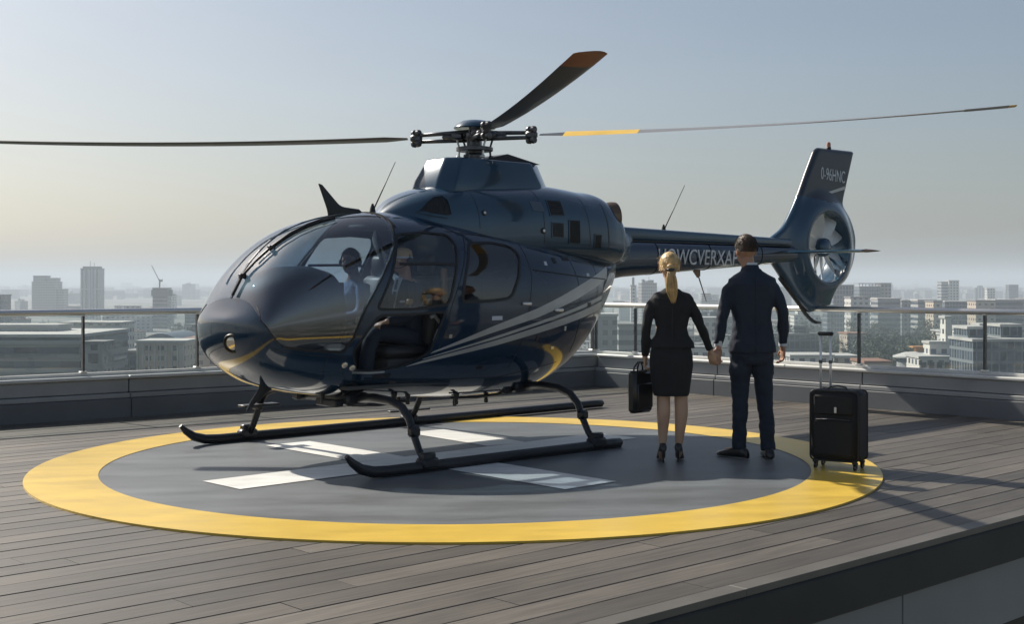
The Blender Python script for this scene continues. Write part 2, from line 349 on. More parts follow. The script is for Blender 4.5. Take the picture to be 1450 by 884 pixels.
# ---------------------------------------------------------------- helipad
PC = Vector((-.43, 10.34, 0))
def disc(r0, r1, z0, z1, n=160):
    mb = MB(); V = []
    for z, r in ((z0, r1), (z1, r1), (z1, r0)) if r0 else ((z0, r1), (z1, r1)):
        V += [(PC.x+r*math.cos(2*math.pi*j/n), PC.y+r*math.sin(2*math.pi*j/n), z) for j in range(n)]
    F = []
    rows = 3 if r0 else 2
    for k_ in range(rows-1):
        for j in range(n): F.append((k_*n+j, k_*n+(j+1) % n, (k_+1)*n+(j+1) % n, (k_+1)*n+j))
    if not r0: F.append(tuple(n+j for j in range(n)))
    mb.add(V, F); return mb
def stained(name, col, col2, rough=.5, sc_=1.2, streak=True):
    m, t, b = nodes(name); L = t.links; tc = t.nodes.new('ShaderNodeTexCoord')
    mp = t.nodes.new('ShaderNodeMapping'); mp.vector_type = 'TEXTURE'; mp.inputs['Rotation'].default_value = (0, 0, R(8)); mp.inputs['Scale'].default_value = (1.0, .3, 1) if streak else (1, 1, 1)
    L.new(tc.outputs['Object'], mp.inputs[0])
    n = t.nodes.new('ShaderNodeTexNoise'); n.inputs['Scale'].default_value = sc_; n.inputs['Detail'].default_value = 9; n.inputs['Roughness'].default_value = .62; L.new(mp.outputs[0], n.inputs['Vector'])
    n3 = t.nodes.new('ShaderNodeTexNoise'); n3.inputs['Scale'].default_value = 60; n3.inputs['Detail'].default_value = 4; L.new(tc.outputs['Object'], n3.inputs['Vector'])
    cr = t.nodes.new('ShaderNodeValToRGB'); cr.color_ramp.elements[0].position = .32; cr.color_ramp.elements[0].color = (*col2, 1); cr.color_ramp.elements[1].position = .66; cr.color_ramp.elements[1].color = (*col, 1)
    L.new(n.outputs['Fac'], cr.inputs[0])
    n4 = t.nodes.new('ShaderNodeTexNoise'); n4.inputs['Scale'].default_value = 5.5; n4.inputs['Detail'].default_value = 12; n4.inputs['Roughness'].default_value = .72; n4.inputs['Distortion'].default_value = .6; L.new(mp.outputs[0], n4.inputs['Vector'])
    w4 = t.nodes.new('ShaderNodeMapRange'); w4.inputs[1].default_value = .60; w4.inputs[2].default_value = .72; w4.inputs[3].default_value = 1; w4.inputs[4].default_value = .62; L.new(n4.outputs['Fac'], w4.inputs[0])
    n5 = t.nodes.new('ShaderNodeTexNoise'); n5.inputs['Scale'].default_value = .45; n5.inputs['Detail'].default_value = 4; L.new(tc.outputs['Object'], n5.inputs['Vector'])
    w5 = t.nodes.new('ShaderNodeMapRange'); w5.inputs[1].default_value = .3; w5.inputs[2].default_value = .7; w5.inputs[3].default_value = .86; w5.inputs[4].default_value = 1.12; L.new(n5.outputs['Fac'], w5.inputs[0])
    wm_ = t.nodes.new('ShaderNodeMath'); wm_.operation = 'MULTIPLY'; L.new(w4.outputs[0], wm_.inputs[0]); L.new(w5.outputs[0], wm_.inputs[1])
    sx_ = t.nodes.new('ShaderNodeVectorMath'); sx_.operation = 'SCALE'; L.new(cr.outputs[0], sx_.inputs[0]); L.new(wm_.outputs[0], sx_.inputs['Scale']); L.new(sx_.outputs[0], b.inputs['Base Color'])
    ro = t.nodes.new('ShaderNodeMapRange'); ro.inputs[3].default_value = rough-.1; ro.inputs[4].default_value = rough+.14; L.new(n.outputs['Fac'], ro.inputs[0]); L.new(ro.outputs[0], b.inputs['Roughness'])
    bu = t.nodes.new('ShaderNodeBump'); bu.inputs['Strength'].default_value = .25; bu.inputs['Distance'].default_value = .002; L.new(n3.outputs['Fac'], bu.inputs['Height']); L.new(bu.outputs[0], b.inputs['Normal'])
    return m
pad = empty('helipad', PC); tag(pad, 'round grey helipad with a yellow rim and white bars under the helicopter', 'helipad')
pad.location = (0, 0, 0)
disc(0, 2.80, 0, .010).build('pad_surface', stained('pad_grey', (.142, .156, .165), (.082, .087, .090), .48, .9), pad)
disc(2.78, 3.30, 0, .014).build('yellow_ring', stained('ring_yellow', (.72, .49, .075), (.58, .39, .065), .34, 1.6), pad)
wm = stained('marking_white', (.78, .78, .74), (.60, .60, .57), .5, 2.5)
# white bars of the landing mark, as outlines on the ground (metres)
a0 = Vector((-2.06, 9.03, 0)); a1 = Vector((1.05, 12.02, 0)); ud = (a1-a0).normalized(); vd = Vector((-ud.y, ud.x, 0))
def bar(p, q, w):
    p = Vector((*p, 0)); q = Vector((*q, 0)); d = (q-p).normalized(); n = Vector((-d.y, d.x, 0))*w/2
    k = MB(); k.add([Vector((x.x, x.y, .0145)) for x in (p-n, q-n, q+n, p+n)], [(0, 1, 2, 3)]); return k.build('white_bar', wm, pad)
bar((-2.06, 9.03), (.98, 11.95), .50)
bar((-2.00, 11.38), (-1.052, 10.349), .46); bar((-.84, 12.32), (-.042, 11.324), .44); bar((-.488, 10.18), (.56, 9.02), .52)
# ================================================================ HELICOPTER (local: x to the nose, y to its left side, z up)
def spl(kx, ky, x):
    n = len(kx); h = [kx[i+1]-kx[i] for i in range(n-1)]; d = [(ky[i+1]-ky[i])/h[i] for i in range(n-1)]
    m = [d[0]] + [(d[i-1]*h[i]+d[i]*h[i-1])/(h[i]+h[i-1]) for i in range(1, n-1)] + [d[-1]]
    i = 0
    while i < n-2 and x > kx[i+1]: i += 1
    t = (x-kx[i])/h[i]
    return (2*t**3-3*t**2+1)*ky[i]+(t**3-2*t**2+t)*h[i]*m[i]+(-2*t**3+3*t**2)*ky[i+1]+(t**3-t**2)*h[i]*m[i+1]
class Hull:
    def __init__(s, a, w, ct, cb, cm, nu, nl_): s.fa, s.fw, s.fct, s.fcb, s.fcm, s.nu, s.nl = a, w, ct, cb, cm, nu, nl_
    def sec(s, t): return s.fa(t), max(s.fw(t), 1e-4), s.fct(t), s.fcb(t), s.fcm(t)
    def t_of(s, a):
        lo, hi = 0., 1.
        for _ in range(40):
            m = (lo+hi)/2
            if s.fa(m) > a: lo = m
            else: hi = m
        return lo
    def pt(s, t, th, off=0):
        a, w, ct, cb, cm = s.sec(t); w = max(w-off, 1e-4); c_, s_ = math.cos(th), math.sin(th)
        n = s.nu if s_ >= 0 else s.nl; H = (ct-cm) if s_ >= 0 else (cm-cb); H = max(H-off, 1e-4)
        return Vector((a, w*math.copysign(abs(c_)**(2/n), c_), cm + H*math.copysign(abs(s_)**(2/n), s_)))
    def side(s, a, c, sgn=1, off=0):
        """point of the surface at station a and height c"""
        _, w, ct, cb, cm = s.sec(s.t_of(a)); up = c >= cm; n = s.nu if up else s.nl; H = (ct-cm) if up else (cm-cb)
        q = min(abs(c-cm)/H, .9999); b = w*(1-q**n)**(1/n); p = Vector((a, sgn*b, c))
        if off: p += s.norm(a, c, sgn)*off
        return p
    def norm(s, a, c, sgn):
        e = .01; p = s.side(a, c, sgn); da = s.side(a+e, c, sgn)-s.side(a-e, c, sgn); dc = s.side(a, c+e, sgn)-s.side(a, c-e, sgn)
        n = da.cross(dc).normalized(); return n if n.y*sgn > 0 else -n
    def top(s, a, b, off=0):
        _, w, ct, cb, cm = s.sec(s.t_of(a)); q = min(abs(b)/w, .9999)
        return Vector((a, b, cm+(ct-cm)*(1-q**s.nu)**(1/s.nu)+off))
    def grid(s, NT, NH, off=0, t0=0., t1=1.):
        rings = []
        for i in range(NT+1):
            t = t0+(t1-t0)*i/NT; rings.append([s.pt(t, 2*math.pi*(j+.37)/NH, off) for j in range(NH)])
        return rings
KT = [0, .08, .17, .27, .38, .5, .62, .74, .85, .93, 1.]
pw = [0, .457, .591, .664, .701, .713, .711, .667, .521, .376, .243]
pct = [1.13, 1.243, 1.582, 1.866, 2.018, 2.051, 1.988, 1.894, 1.798, 1.723, 1.649]
pcb = [1.13, .849, .668, .564, .497, .452, .422, .473, .751, 1.077, 1.359]
pcm = [1.13, 1.088, 1.11, 1.144, 1.198, 1.2, 1.2, 1.247, 1.391, 1.526, 1.631]
pod = Hull(lambda t: 1.95-4.275*(.55*(1-math.cos(math.pi*t))/2+.45*(1-math.cos(math.pi*t/2))),
           lambda t: spl(KT, pw, t), lambda t: spl(KT, pct, t), lambda t: spl(KT, pcb, t), lambda t: spl(KT, pcm, t), 2.5, 2.4)
K2 = [0, .12, .28, .45, .6, .75, .88, .96, 1.]
cowl = Hull(lambda t: .474-2.812*(.4*(1-math.cos(math.pi*t))/2+.6*t), lambda t: spl(K2, [0, .331, .452, .511, .531, .531, .497, .433, .323], t),
            lambda t: spl(K2, [1.991, 2.191, 2.318, 2.349, 2.374, 2.342, 2.29, 2.121, 1.972], t),
            lambda t: spl([0, .12, .6, 1], [1.95, 1.6, 1.6, 1.6], t), lambda t: spl([0, .12, .6, 1], [1.98, 1.9, 1.9, 1.82], t), 2.6, 2.6)
HELI = empty('helicopter', (-.84, 11.28, 0), math.atan2(-u.y, -u.x))
tag(HELI, 'dark navy blue helicopter with grey stripes parked on the round helipad, rotor on top', 'helicopter')

def oriented(mb, flip=False):
    b = mb.bm(); bmesh.ops.recalc_face_normals(b, faces=b.faces[:])
    if flip: bmesh.ops.reverse_faces(b, faces=b.faces[:])
    b.verts.index_update(); V = [q.co.copy() for q in b.verts]; F = [[q.index for q in f.verts] for f in b.faces]; b.free(); return V, F
def shell(hull, NT, NH, off0, off1, t0=.002):
    mb = MB(); a = MB(); a.rings(hull.grid(NT, NH, off0, t0)); mb.cur = 0; mb.add(*oriented(a))
    inner = MB(); inner.rings(hull.grid(NT, NH, off1, max(t0, .03), .997))
    d_ = abs(off1-off0); inner.v = [Vector((-.19+(p.x+.19)*(1-d_/2.2), p.y, p.z)) for p in inner.v]
    mb.cur = 1; mb.add(*oriented(inner, True)); return mb
def fixn(o):
    b = bmesh.new(); b.from_mesh(o.data); bmesh.ops.recalc_face_normals(b, faces=b.faces[:]); b.to_mesh(o.data); b.free()
def arc(p, n=5):
    """round the corners of a closed polygon a little: p = [(x, z, radius)]"""
    out = []; N = len(p)
    for i in range(N):
        a, b, c = Vector(p[i-1][:2]), Vector(p[i][:2]), Vector(p[(i+1) % N][:2]); r = p[i][2] if len(p[i]) > 2 else 0
        if not r: out.append(tuple(b)); continue
        r = min(r, (a-b).length*.45, (c-b).length*.45)
        q0 = b+(a-b).normalized()*r; q1 = b+(c-b).normalized()*r
        for k in range(n+1):
            t = k/n; out.append(tuple((1-t)**2*q0+2*t*(1-t)*b+t*t*q1))
    return out
WS = arc([(.60, 2.3), (.61, 1.96), (.70, 1.75), (.89, 1.49), (1.06, 1.25), (1.17, 1.00, .05), (1.25, .90, .06), (1.55, .925), (1.76, .96, .1), (1.895, 1.16, .1), (1.858, 1.33), (2.3, 1.47), (2.3, 2.3)])
DW = arc([(.645, 1.845, .06), (.344, 1.868), (.10, 1.856, .07), (.052, 1.775, .05), (.080, 1.655), (.155, 1.45), (.225, 1.265, .06), (.60, 1.232), (.955, 1.235, .05), (.80, 1.50)])
OP = arc([(.93, 1.185, .05), (.60, 1.19), (.265, 1.205, .03), (.31, 1.10), (.405, .865, .05), (.52, .815), (.68, .765), (.86, .742), (1.08, .745, .05), (1.155, .905, .05), (1.045, 1.06)])
RW = arc([(-.10, 1.785, .06), (-.40, 1.797), (-.60, 1.770, .08), (-.672, 1.700, .06), (-.60, 1.50), (-.485, 1.315, .07), (-.25, 1.292), (.085, 1.285, .05), (.03, 1.50)])
def cutter(name, poly, y0, y1, parent=None):
    k = MB(); k.prism(poly, y0, y1); o = k.build(name, M['seal']); fixn(o); return o
def cut(o, other, op='DIFFERENCE'):
    md = o.modifiers.new('b', 'BOOLEAN'); md.object = other; md.operation = op; md.solver = 'EXACT'
    bpy.context.view_layer.update(); me = bpy.data.meshes.new_from_object(o.evaluated_get(bpy.context.evaluated_depsgraph_get()))
    nm = o.data.name; o.modifiers.clear(); o.data = me; me.name = nm
def finish(o, ang=32):
    o.data.polygons.foreach_set('use_smooth', [True]*len(o.data.polygons)); o.data.set_sharp_from_angle(angle=R(ang))
body = shell(pod, 110, 96, 0, .030).build('cabin_body', [M['paint'], M['interior']], HELI); 
# keep the booleans in local space: detach while cutting
body.parent = None
glass_full = shell(pod, 110, 96, .004, .010).build('glass_source', [M['glass'], M['glass']], None)
CUTS = [('WS', WS, -1.2, 1.2), ('DL', DW, .15, 1.2), ('DR', DW, -1.2, -.15), ('OP', OP, .15, 1.2), ('RL', RW, .15, 1.2), ('RR', RW, -1.2, -.15)]
GL = {'WS': ('windshield', M['glass']), 'DL': ('door_window', M['doorglass']), 'DR': ('door_window', M['doorglass']), 'RL': ('rear_window', M['glassdark']), 'RR': ('rear_window', M['glassdark'])}
kk = MB()
for nm, poly, y0, y1 in CUTS:
    k = MB(); k.prism(poly, y0, y1); kk.add(*oriented(k))
    if nm in GL:
        c = cutter('cut', poly, y0, y1)
        g = bpy.data.objects.new(GL[nm][0], glass_full.data.copy()); g.data.name = GL[nm][0]; COL.objects.link(g); cut(g, c, 'INTERSECT')
        g.data.materials.clear(); g.data.materials.append(GL[nm][1]); g.data.polygons.foreach_set('material_index', [0]*len(g.data.polygons)); finish(g); g.parent = HELI
        bpy.data.objects.remove(c)
c = kk.build('cut', M['seal']); cut(body, c); bpy.data.objects.remove(c); print('CUT', len(body.data.polygons), sum(p.area for p in body.data.polygons))
bpy.data.objects.remove(glass_full); finish(body, 30); body.parent = HELI

def ribbon(mb, P, N, w, lift):
    """flat strip of width w along points P with normals N, lifted off the surface"""
    V = []; n = len(P)
    for k in range(n):
        t = (P[min(k+1, n-1)]-P[max(k-1, 0)]).normalized(); s = t.cross(N[k]).normalized()*w/2; q = P[k]+N[k]*lift
        V += [q-s, q+s, q+s-N[k]*(lift+.004), q-s-N[k]*(lift+.004)]
    F = []
    for k in range(n-1):
        a, b = 4*k, 4*k+4
        for i in range(4): F.append((a+i, a+(i+1) % 4, b+(i+1) % 4, b+i))
    F += [(3, 2, 1, 0), tuple(4*(n-1)+i for i in range(4))]
    mb.add(V, F)
def resample(pts, step=.03, close=False):
    pts = [Vector(p) for p in pts]
    if close: pts.append(pts[0])
    out = [pts[0]]
    for a, b in zip(pts, pts[1:]):
        n = max(1, int((b-a).length/step)); out += [a+(b-a)*k/n for k in range(1, n+1)]
    return out
def sideline(mb, hull, pts, w, sgn=1, lift=.0015, close=False):
    q = resample([(p[0], p[1]) for p in pts], .03, close); ribbon(mb, [hull.side(p.x, p.y, sgn) for p in q], [hull.norm(p.x, p.y, sgn) for p in q], w, lift)
def patch(mb, hull, top, bot, sgn=1, lift=.003, n=60, m=4):
    """surface patch between two (a, c) polylines"""
    def param(pl_, t):
        L_ = [0]
        for a, b in zip(pl_, pl_[1:]): L_.append(L_[-1]+math.dist(a, b))
        s = t*L_[-1]; i = 0
        while i < len(pl_)-2 and s > L_[i+1]: i += 1
        f = (s-L_[i])/(L_[i+1]-L_[i]); return tuple(pl_[i][k]+(pl_[i+1][k]-pl_[i][k])*f for k in (0, 1))
    V = []
    for i in range(n+1):
        a, b = param(top, i/n), param(bot, i/n)
        for j in range(m+1):
            x = a[0]+(b[0]-a[0])*j/m; z = a[1]+(b[1]-a[1])*j/m; V.append(hull.side(x, z, sgn, lift))
    V2 = []
    for i in range(n+1):
        a, b = param(top, i/n), param(bot, i/n)
        for j in range(m+1):
            x = a[0]+(b[0]-a[0])*j/m; z = a[1]+(b[1]-a[1])*j/m; V2.append(hull.side(x, z, sgn, -.003))
    N = len(V); F = []
    for i in range(n):
        for j in range(m):
            q = (i*(m+1)+j, (i+1)*(m+1)+j, (i+1)*(m+1)+j+1, i*(m+1)+j+1)
            F.append(q); F.append(tuple(k+N for k in q[::-1]))
    ring = [i*(m+1) for i in range(n+1)] + [n*(m+1)+j for j in range(1, m+1)] + [i*(m+1)+m for i in range(n-1, -1, -1)] + [j for j in range(m-1, 0, -1)]
    for k in range(len(ring)): a, b = ring[k], ring[(k+1) % len(ring)]; F.append((b, a, a+N, b+N))
    mb.add(V+V2, F)

# seals round the windows, door outline, panel gaps
k = MB()
for sg in (1, -1):
    sideline(k, pod, DW, .022, sg, .003, True); sideline(k, pod, RW, .026, sg, .003, True)
    sideline(k, pod, [(.605, 1.97), (.61, 1.95), (.70, 1.75), (.89, 1.49), (1.06, 1.25), (1.17, 1.00), (1.25, .90), (1.55, .925), (1.74, .955)], .018, sg, .003)
sideline(k, pod, OP, .02, 1, .003, True)
P = [pod.top(.602, b) for b in [i*.03 for i in range(-16, 17)]]; ribbon(k, P, [Vector((0, 0, 1))]*len(P), .02, .003)
fixn(k.build('window_seal', M['seal'], HELI, smooth=False))
k = MB()
for sg in (1, -1):
    sideline(k, pod, [(-.10, 1.90), (-.02, 1.70), (.10, 1.45), (.20, 1.24), (.31, .90), (.38, .80)], .007, sg)
    sideline(k, pod, [(-.74, 1.80), (-.76, 1.50), (-.70, 1.24), (-.62, .90), (-.55, .70)], .006, sg)
    sideline(k, pod, [(-1.35, 1.70), (-1.42, 1.42), (-1.44, 1.10), (-1.38, .80)], .007, sg)
    sideline(k, pod, [(.1, 1.885), (-.4, 1.852), (-.9, 1.79), (-1.4, 1.72)], .008, sg)
    sideline(k, pod, [(1.2, .86), (1.5, .885), (1.78, .93), (1.88, .99)], .006, sg)
    sideline(k, pod, [(1.2, .86), (1.22, .76), (1.12, .67), (.5, .63), (-.5, .62), (-1.2, .72)], .005, sg)
    sideline(k, cowl, [(-.32, 2.30), (-.33, 1.92)], .005, sg); sideline(k, cowl, [(-1.05, 2.3), (-1.07, 1.80)], .005, sg)
    sideline(k, cowl, [(-1.62, 2.26), (-1.66, 1.78)], .005, sg); sideline(k, cowl, [(-1.90, 2.20), (-1.93, 1.75)], .010, sg)
fixn(k.build('panel_gap', M['seal'], HELI))
# nose hatch outline
k = MB(); pts = []
P = [pod.side(1.86-.0*j, z, 1) for j, z in enumerate([1.33, 1.28, 1.2, 1.1, 1.0, .95])]
# wiper and the windshield's centre post
k = MB(); P = [pod.top(a, 0) for a in [1.86, 1.82, 1.77, 1.7, 1.6, 1.5, 1.35, 1.2, 1.05, .9, .75, .6]]
N = [(P[max(i-1, 0)]-P[min(i+1, len(P)-1)]).cross(Vector((0, 1, 0))).normalized() for i in range(len(P))]; N = [n if n.z > 0 else -n for n in N]
ribbon(k, P, N, .022, .004); fixn(k.build('windshield_post', M['paint'], HELI))
k = MB(); W = [pod.top(a, b) for a, b in ((1.865, .05), (1.79, .075), (1.70, .15), (1.6, .19), (1.45, .225), (1.3, .245), (1.15, .25), (1.02, .25))]
k.tube([p+Vector((.012, 0, .035)) for p in W], [.014, .012, .010, .009, .008, .008, .007, .006], 8)
k.tube([p+Vector((.005, -.03, .018)) for p in W[2:]], .008, 6); k.tube([p+Vector((.0, -.045, .010)) for p in W[3:]], .010, 4)
k.box(W[3]+Vector((.012, 0, .03)), (.05, .05, .03), 0, .006); k.box(W[1]+Vector((.01, 0, .03)), (.06, .04, .04), 0, .008)
w = k.build('wiper', M['dark'], HELI, angle=40)

# stripes
s = [(.36, .878), (-.272, 1.076), (-.792, 1.216), (-1.416, 1.418), (-2.03, 1.605)]; sb = [(.385, .862), (-.272, 1.020), (-.792, 1.135), (-1.416, 1.308), (-2.00, 1.485)]
s2 = [(.44, .822), (-.297, .985), (-1.171, 1.178), (-1.87, 1.325)]; s2b = [(.455, .815), (-.297, .962), (-1.171, 1.150), (-1.88, 1.29)]
s3 = [(.47, .800), (-.297, .948), (-1.171, 1.128), (-1.88, 1.268)]; s3b = [(.60, .762), (-.297, .902), (-1.171, 1.065), (-1.85, 1.19)]
for sg in (1, -1):
    for a_, b_ in ((s, sb), (s2, s2b), (s3, s3b)):
        k = MB(); patch(k, pod, a_, b_, sg); st = k.build('stripe', M['stripe'], HELI); fixn(st); finish(st)
# engine cowling with pylon
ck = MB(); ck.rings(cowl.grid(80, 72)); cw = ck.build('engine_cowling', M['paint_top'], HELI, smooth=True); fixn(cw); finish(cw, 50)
def frustum(mb, base, topp):   # convex rings of the same count
    mb.rings([base, topp])
def oct_(x0, x1, wy, z, c, dz=0): return [Vector(p) for p in ((x0+c, -wy, z), (x1-c*.5, -wy, z), (x1, -wy*.55, z+dz), (x1, wy*.55, z+dz), (x1-c*.5, wy, z), (x0+c, wy, z), (x0, wy*.5, z), (x0, -wy*.5, z))]
pm = MB(); pm.rings([oct_(-1.47, -.06, .31, 2.24, .22), oct_(-1.45, -.10, .30, 2.36, .22), oct_(-1.36, -.22, .235, 2.565, .20)], cap=True)
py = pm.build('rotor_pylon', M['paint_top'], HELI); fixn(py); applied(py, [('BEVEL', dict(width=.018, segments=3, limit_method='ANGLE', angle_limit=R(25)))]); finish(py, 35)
k = MB(); V = [Vector((-1.30, -.22, 2.558)), Vector((-1.30, .22, 2.558)), Vector((-.95, .15, 2.64)), Vector((-.95, -.15, 2.64)), Vector((-.62, .14, 2.56)), Vector((-.62, -.14, 2.56))]
k.add(V, [(0, 1, 2, 3), (3, 2, 4, 5), (0, 3, 5), (1, 4, 2), (0, 5, 4, 1)]); fixn(k.build('pylon_cap', M['dark'], HELI))
# intakes: a flat black patch painted for the shaded mouth, raised lip, each side
for sg in (1, -1):
    k = MB(); top_ = [(.20, 2.085), (.15, 2.135), (.06, 2.185), (-.02, 2.195), (-.055, 2.16)]; bo = [(.24, 2.05), (.15, 2.03), (.08, 2.02), (.0, 2.01), (-.05, 2.03)]
    patch(k, cowl, top_, bo, sg, .004, 24, 4); o = k.build('air_intake', M['vent'], HELI); fixn(o)
    k = MB(); sideline(k, cowl, top_ + bo[::-1], .022, sg, .016, True); fixn(k.build('lip', M['paint_top'], o))
    k = MB()
    for i in range(4): sideline(k, cowl, [(.17-.05*i, 2.04+.0*i), (.13-.05*i, 2.12+.02*i)], .006, sg, .010)
    fixn(k.build('grille', M['dark'], o))
    # louvres
    for (a0_, a1_, z0, z1, kind) in ((-1.14, -1.32, 2.06, 2.205, 1), (-1.15, -1.30, 1.862, 2.0, 1), (-1.37, -1.515, 1.812, 2.03, 0), (-1.71, -1.81, 1.77, 1.905, 0)):
        k = MB(); patch(k, cowl, [(a0_, z1), (a1_, z1)], [(a0_, z0), (a1_, z0)], sg, .004, 8, 8); o = k.build('vent', M['vent'], HELI); fixn(o)
        k = MB(); sideline(k, cowl, [(a0_, z0), (a0_, z1), (a1_, z1), (a1_, z0)], .010, sg, .007, True); fixn(k.build('frame', M['paint_top'], o))
        k = MB(); n = 7 if kind else 12
        for i in range(1, n):
            if kind: z = z0+(z1-z0)*i/n; sideline(k, cowl, [(a0_-.01, z), (a1_+.01, z)], .007, sg, .011)
            else: a_ = a0_+(a1_-a0_)*i/n; sideline(k, cowl, [(a_, z0+.01), (a_, z1-.01)], .004, sg, .007)
        fixn(k.build('slat', M['dark'], o))
    k = MB(); patch(k, cowl, [(-.93, 2.19), (-1.07, 2.185)], [(-.94, 2.10), (-1.08, 2.095)], sg, .004, 6, 6); fixn(k.build('access_panel', M['stripe'] if False else mat('panel_blue', (.07, .10, .14), .4, .2, .3), HELI))
    for a_, z_, r_ in ((-1.045, 1.92, .022), (-.385, 2.06, .020)):
        p = cowl.side(a_, z_, sg); n_ = cowl.norm(a_, z_, sg); q = n_.to_track_quat('Z', 'Y').to_matrix()
        k = MB(); k.lathe([(r_*1.3, -.01), (r_*1.3, .006), (r_, .010), (r_*.2, .012)], p, 16, q); o = k.build('fuel_cap', M['dark'], HELI, angle=40)
        k = MB(); k.lathe([(r_*.6, .008), (r_*.6, .015), (r_*.1, .017)], p, 12, q); k.build('cap_centre', M['steel'], o, angle=40)
# exhaust
for sg in (1, -1):
    p = Vector((-2.02, .27*sg, 2.08)); d = Vector((-.88, .30*sg, .06)).normalized(); q = d.to_track_quat('Z', 'Y').to_matrix()
    k = MB(); k.lathe([(.10, -.12), (.135, .02), (.150, .16), (.146, .20), (.136, .20), (.120, .10), (.02, .06)], p, 28, q); k.build('exhaust_nozzle', M['exhaust'], HELI, angle=40)
# tail end fairing under the exhaust
k = MB(); rr = []
for i in range(9):
    t = i/8; x = -2.0-.78*t; wy = .44*(1-t)+.10*t; zc = 1.80-.02*t; hz = .22*(1-t)+.20*t
    if i == 8: wy *= .8; hz *= .85
    rr.append([Vector((x, wy*math.copysign(abs(math.cos(a))**.8, math.cos(a)), zc+hz*math.copysign(abs(math.sin(a))**.8, math.sin(a)))) for a in (2*math.pi*j/32 for j in range(32))])
k.rings(rr); tf = k.build('tail_fairing', M['paint_top'], HELI, smooth=True); fixn(tf); finish(tf, 50)

# tail boom: lower tube and upper spine
def srings(st, n=32, e=.75):
    return [[Vector((x, wy*math.copysign(abs(math.cos(a))**e, math.cos(a)), z0+(z1-z0)/2+(z1-z0)/2*math.copysign(abs(math.sin(a))**e, math.sin(a)))) for a in (2*math.pi*j/n for j in range(n))] for x, wy, z0, z1 in st]
k = MB(); k.rings(srings([(-1.9, .24, 1.40, 1.90), (-2.6, .185, 1.50, 1.885), (-3.3, .165, 1.545, 1.885), (-4.2, .145, 1.60, 1.885), (-5.0, .125, 1.65, 1.885), (-5.6, .11, 1.69, 1.885), (-5.9, .09, 1.72, 1.885)]))
boom = k.build('tail_boom', M['paint'], HELI, smooth=True); fixn(boom); finish(boom, 50)
k = MB(); k.rings(srings([(-1.9, .12, 1.86, 2.05), (-2.7, .095, 1.87, 2.02), (-4.0, .085, 1.87, 1.995), (-5.5, .075, 1.87, 1.965), (-5.7, .06, 1.87, 1.95)], 24, .55)); o = k.build('boom_spine', M['paint_top'], HELI, smooth=True); fixn(o); finish(o, 40)
k = MB(); k.box((-3.9, 0, 1.876), (3.2, .215, .012)); k.build('boom_gap', M['seal'], HELI)
# lettering on the boom, on both sides
def side_text(name, body_, size, x, z, y, parent, sgn=1, shear=.1, sx=1, tilt=0):
    # visible side is +y; there the nose lies left, so letters run towards -x
    X = Vector((-1, 0, 0)) if sgn > 0 else Vector((1, 0, 0)); Z = Vector((0, sgn, 0)); Y = Vector((0, 0, 1))
    X, Y = (X*math.cos(tilt)+Y*math.sin(tilt)), (Y*math.cos(tilt)-X*math.sin(tilt))
    if sgn < 0: pass
    M4 = Matrix.Translation((x, y*sgn, z)) @ Matrix((X, Y, Z)).transposed().to_4x4()
    return text(name, body_, size, M['white'], parent, M4, shear=shear, sx=sx)
side_text('lettering', 'HOWCVERXAP', .235, -3.02, 1.640, .172, HELI, 1, .14, .84)
side_text('lettering', 'HOWCVERXAP', .235, -4.25, 1.640, .172, HELI, -1, .14, .84)

# fin with the shrouded fan
FIN = arc([(-6.10, 3.05, .04), (-6.17, 3.085, .03), (-6.93, 3.09, .01), (-6.67, 2.42, .06), (-6.86, 2.25, .18), (-6.98, 2.02, .2), (-6.95, 1.72, .2), (-6.76, 1.47, .15), (-6.48, 1.35, .04), (-6.42, 1.17, .03), (-5.98, 1.08, .06), (-5.74, 1.22, .1), (-5.42, 1.52, .15), (-5.22, 1.70), (-5.20, 1.96), (-5.48, 2.10, .12), (-5.70, 2.38, .15), (-5.92, 2.76)], 6)
FCX, FCZ = -6.20, 1.875
def fin_R(th):
    d = Vector((math.cos(th), math.sin(th))); best = 0
    for i in range(len(FIN)):
        p, q = Vector(FIN[i])-Vector((FCX, FCZ)), Vector(FIN[(i+1) % len(FIN)])-Vector((FCX, FCZ)); e_ = q-p; det = d.x*(-e_.y)+e_.x*d.y
        if abs(det) < 1e-9: continue
        t = (p.x*(-e_.y)+e_.x*p.y)/det; s_ = (d.x*p.y-d.y*p.x)/det
        if -1e-6 <= s_ <= 1+1e-6 and t > best: best = t
    return best
def fin_D(x, z):
    return min((lambda p, q, w_: (w_-(p+(q-p)*max(0, min(1, (w_-p).dot(q-p)/max((q-p).length_squared, 1e-9))))).length)(Vector(FIN[i]), Vector(FIN[(i+1) % len(FIN)]), Vector((x, z))) for i in range(len(FIN)))
def fin_T(x, z):
    r_ = math.hypot(x-FCX, z-FCZ); t = max(0, min(1, (r_-.46)/.26)); t = t*t*(3-2*t); T = .158*(1-t)+.052*t; e_ = .13*(1-t)+.055*t; d_ = min(fin_D(x, z)/e_, 1)
    return .006+(T-.006)*math.sqrt(max(0, 1-(1-d_)**2))
angs = sorted(set([round(2*math.pi*i/240, 5) for i in range(240)] + [round(math.atan2(q-FCZ, p-FCX) % (2*math.pi), 5) for p, q in FIN]))
NR = 34; V = []; F1 = []; F2 = []; na = len(angs)
for th in angs:
    Ro = fin_R(th); row = []
    for i in range(NR+1):
        f = i/NR; r_ = .425+(Ro-.425)*(f**.9 if f < 1 else 1); x, z = FCX+r_*math.cos(th), FCZ+r_*math.sin(th); row.append((x, z, fin_T(x, z) if i < NR else .006))
    V += [Vector((x, y_, z)) for x, z, y_ in row] + [Vector((x, -y_, z)) for x, z, y_ in row]
W_ = 2*(NR+1)
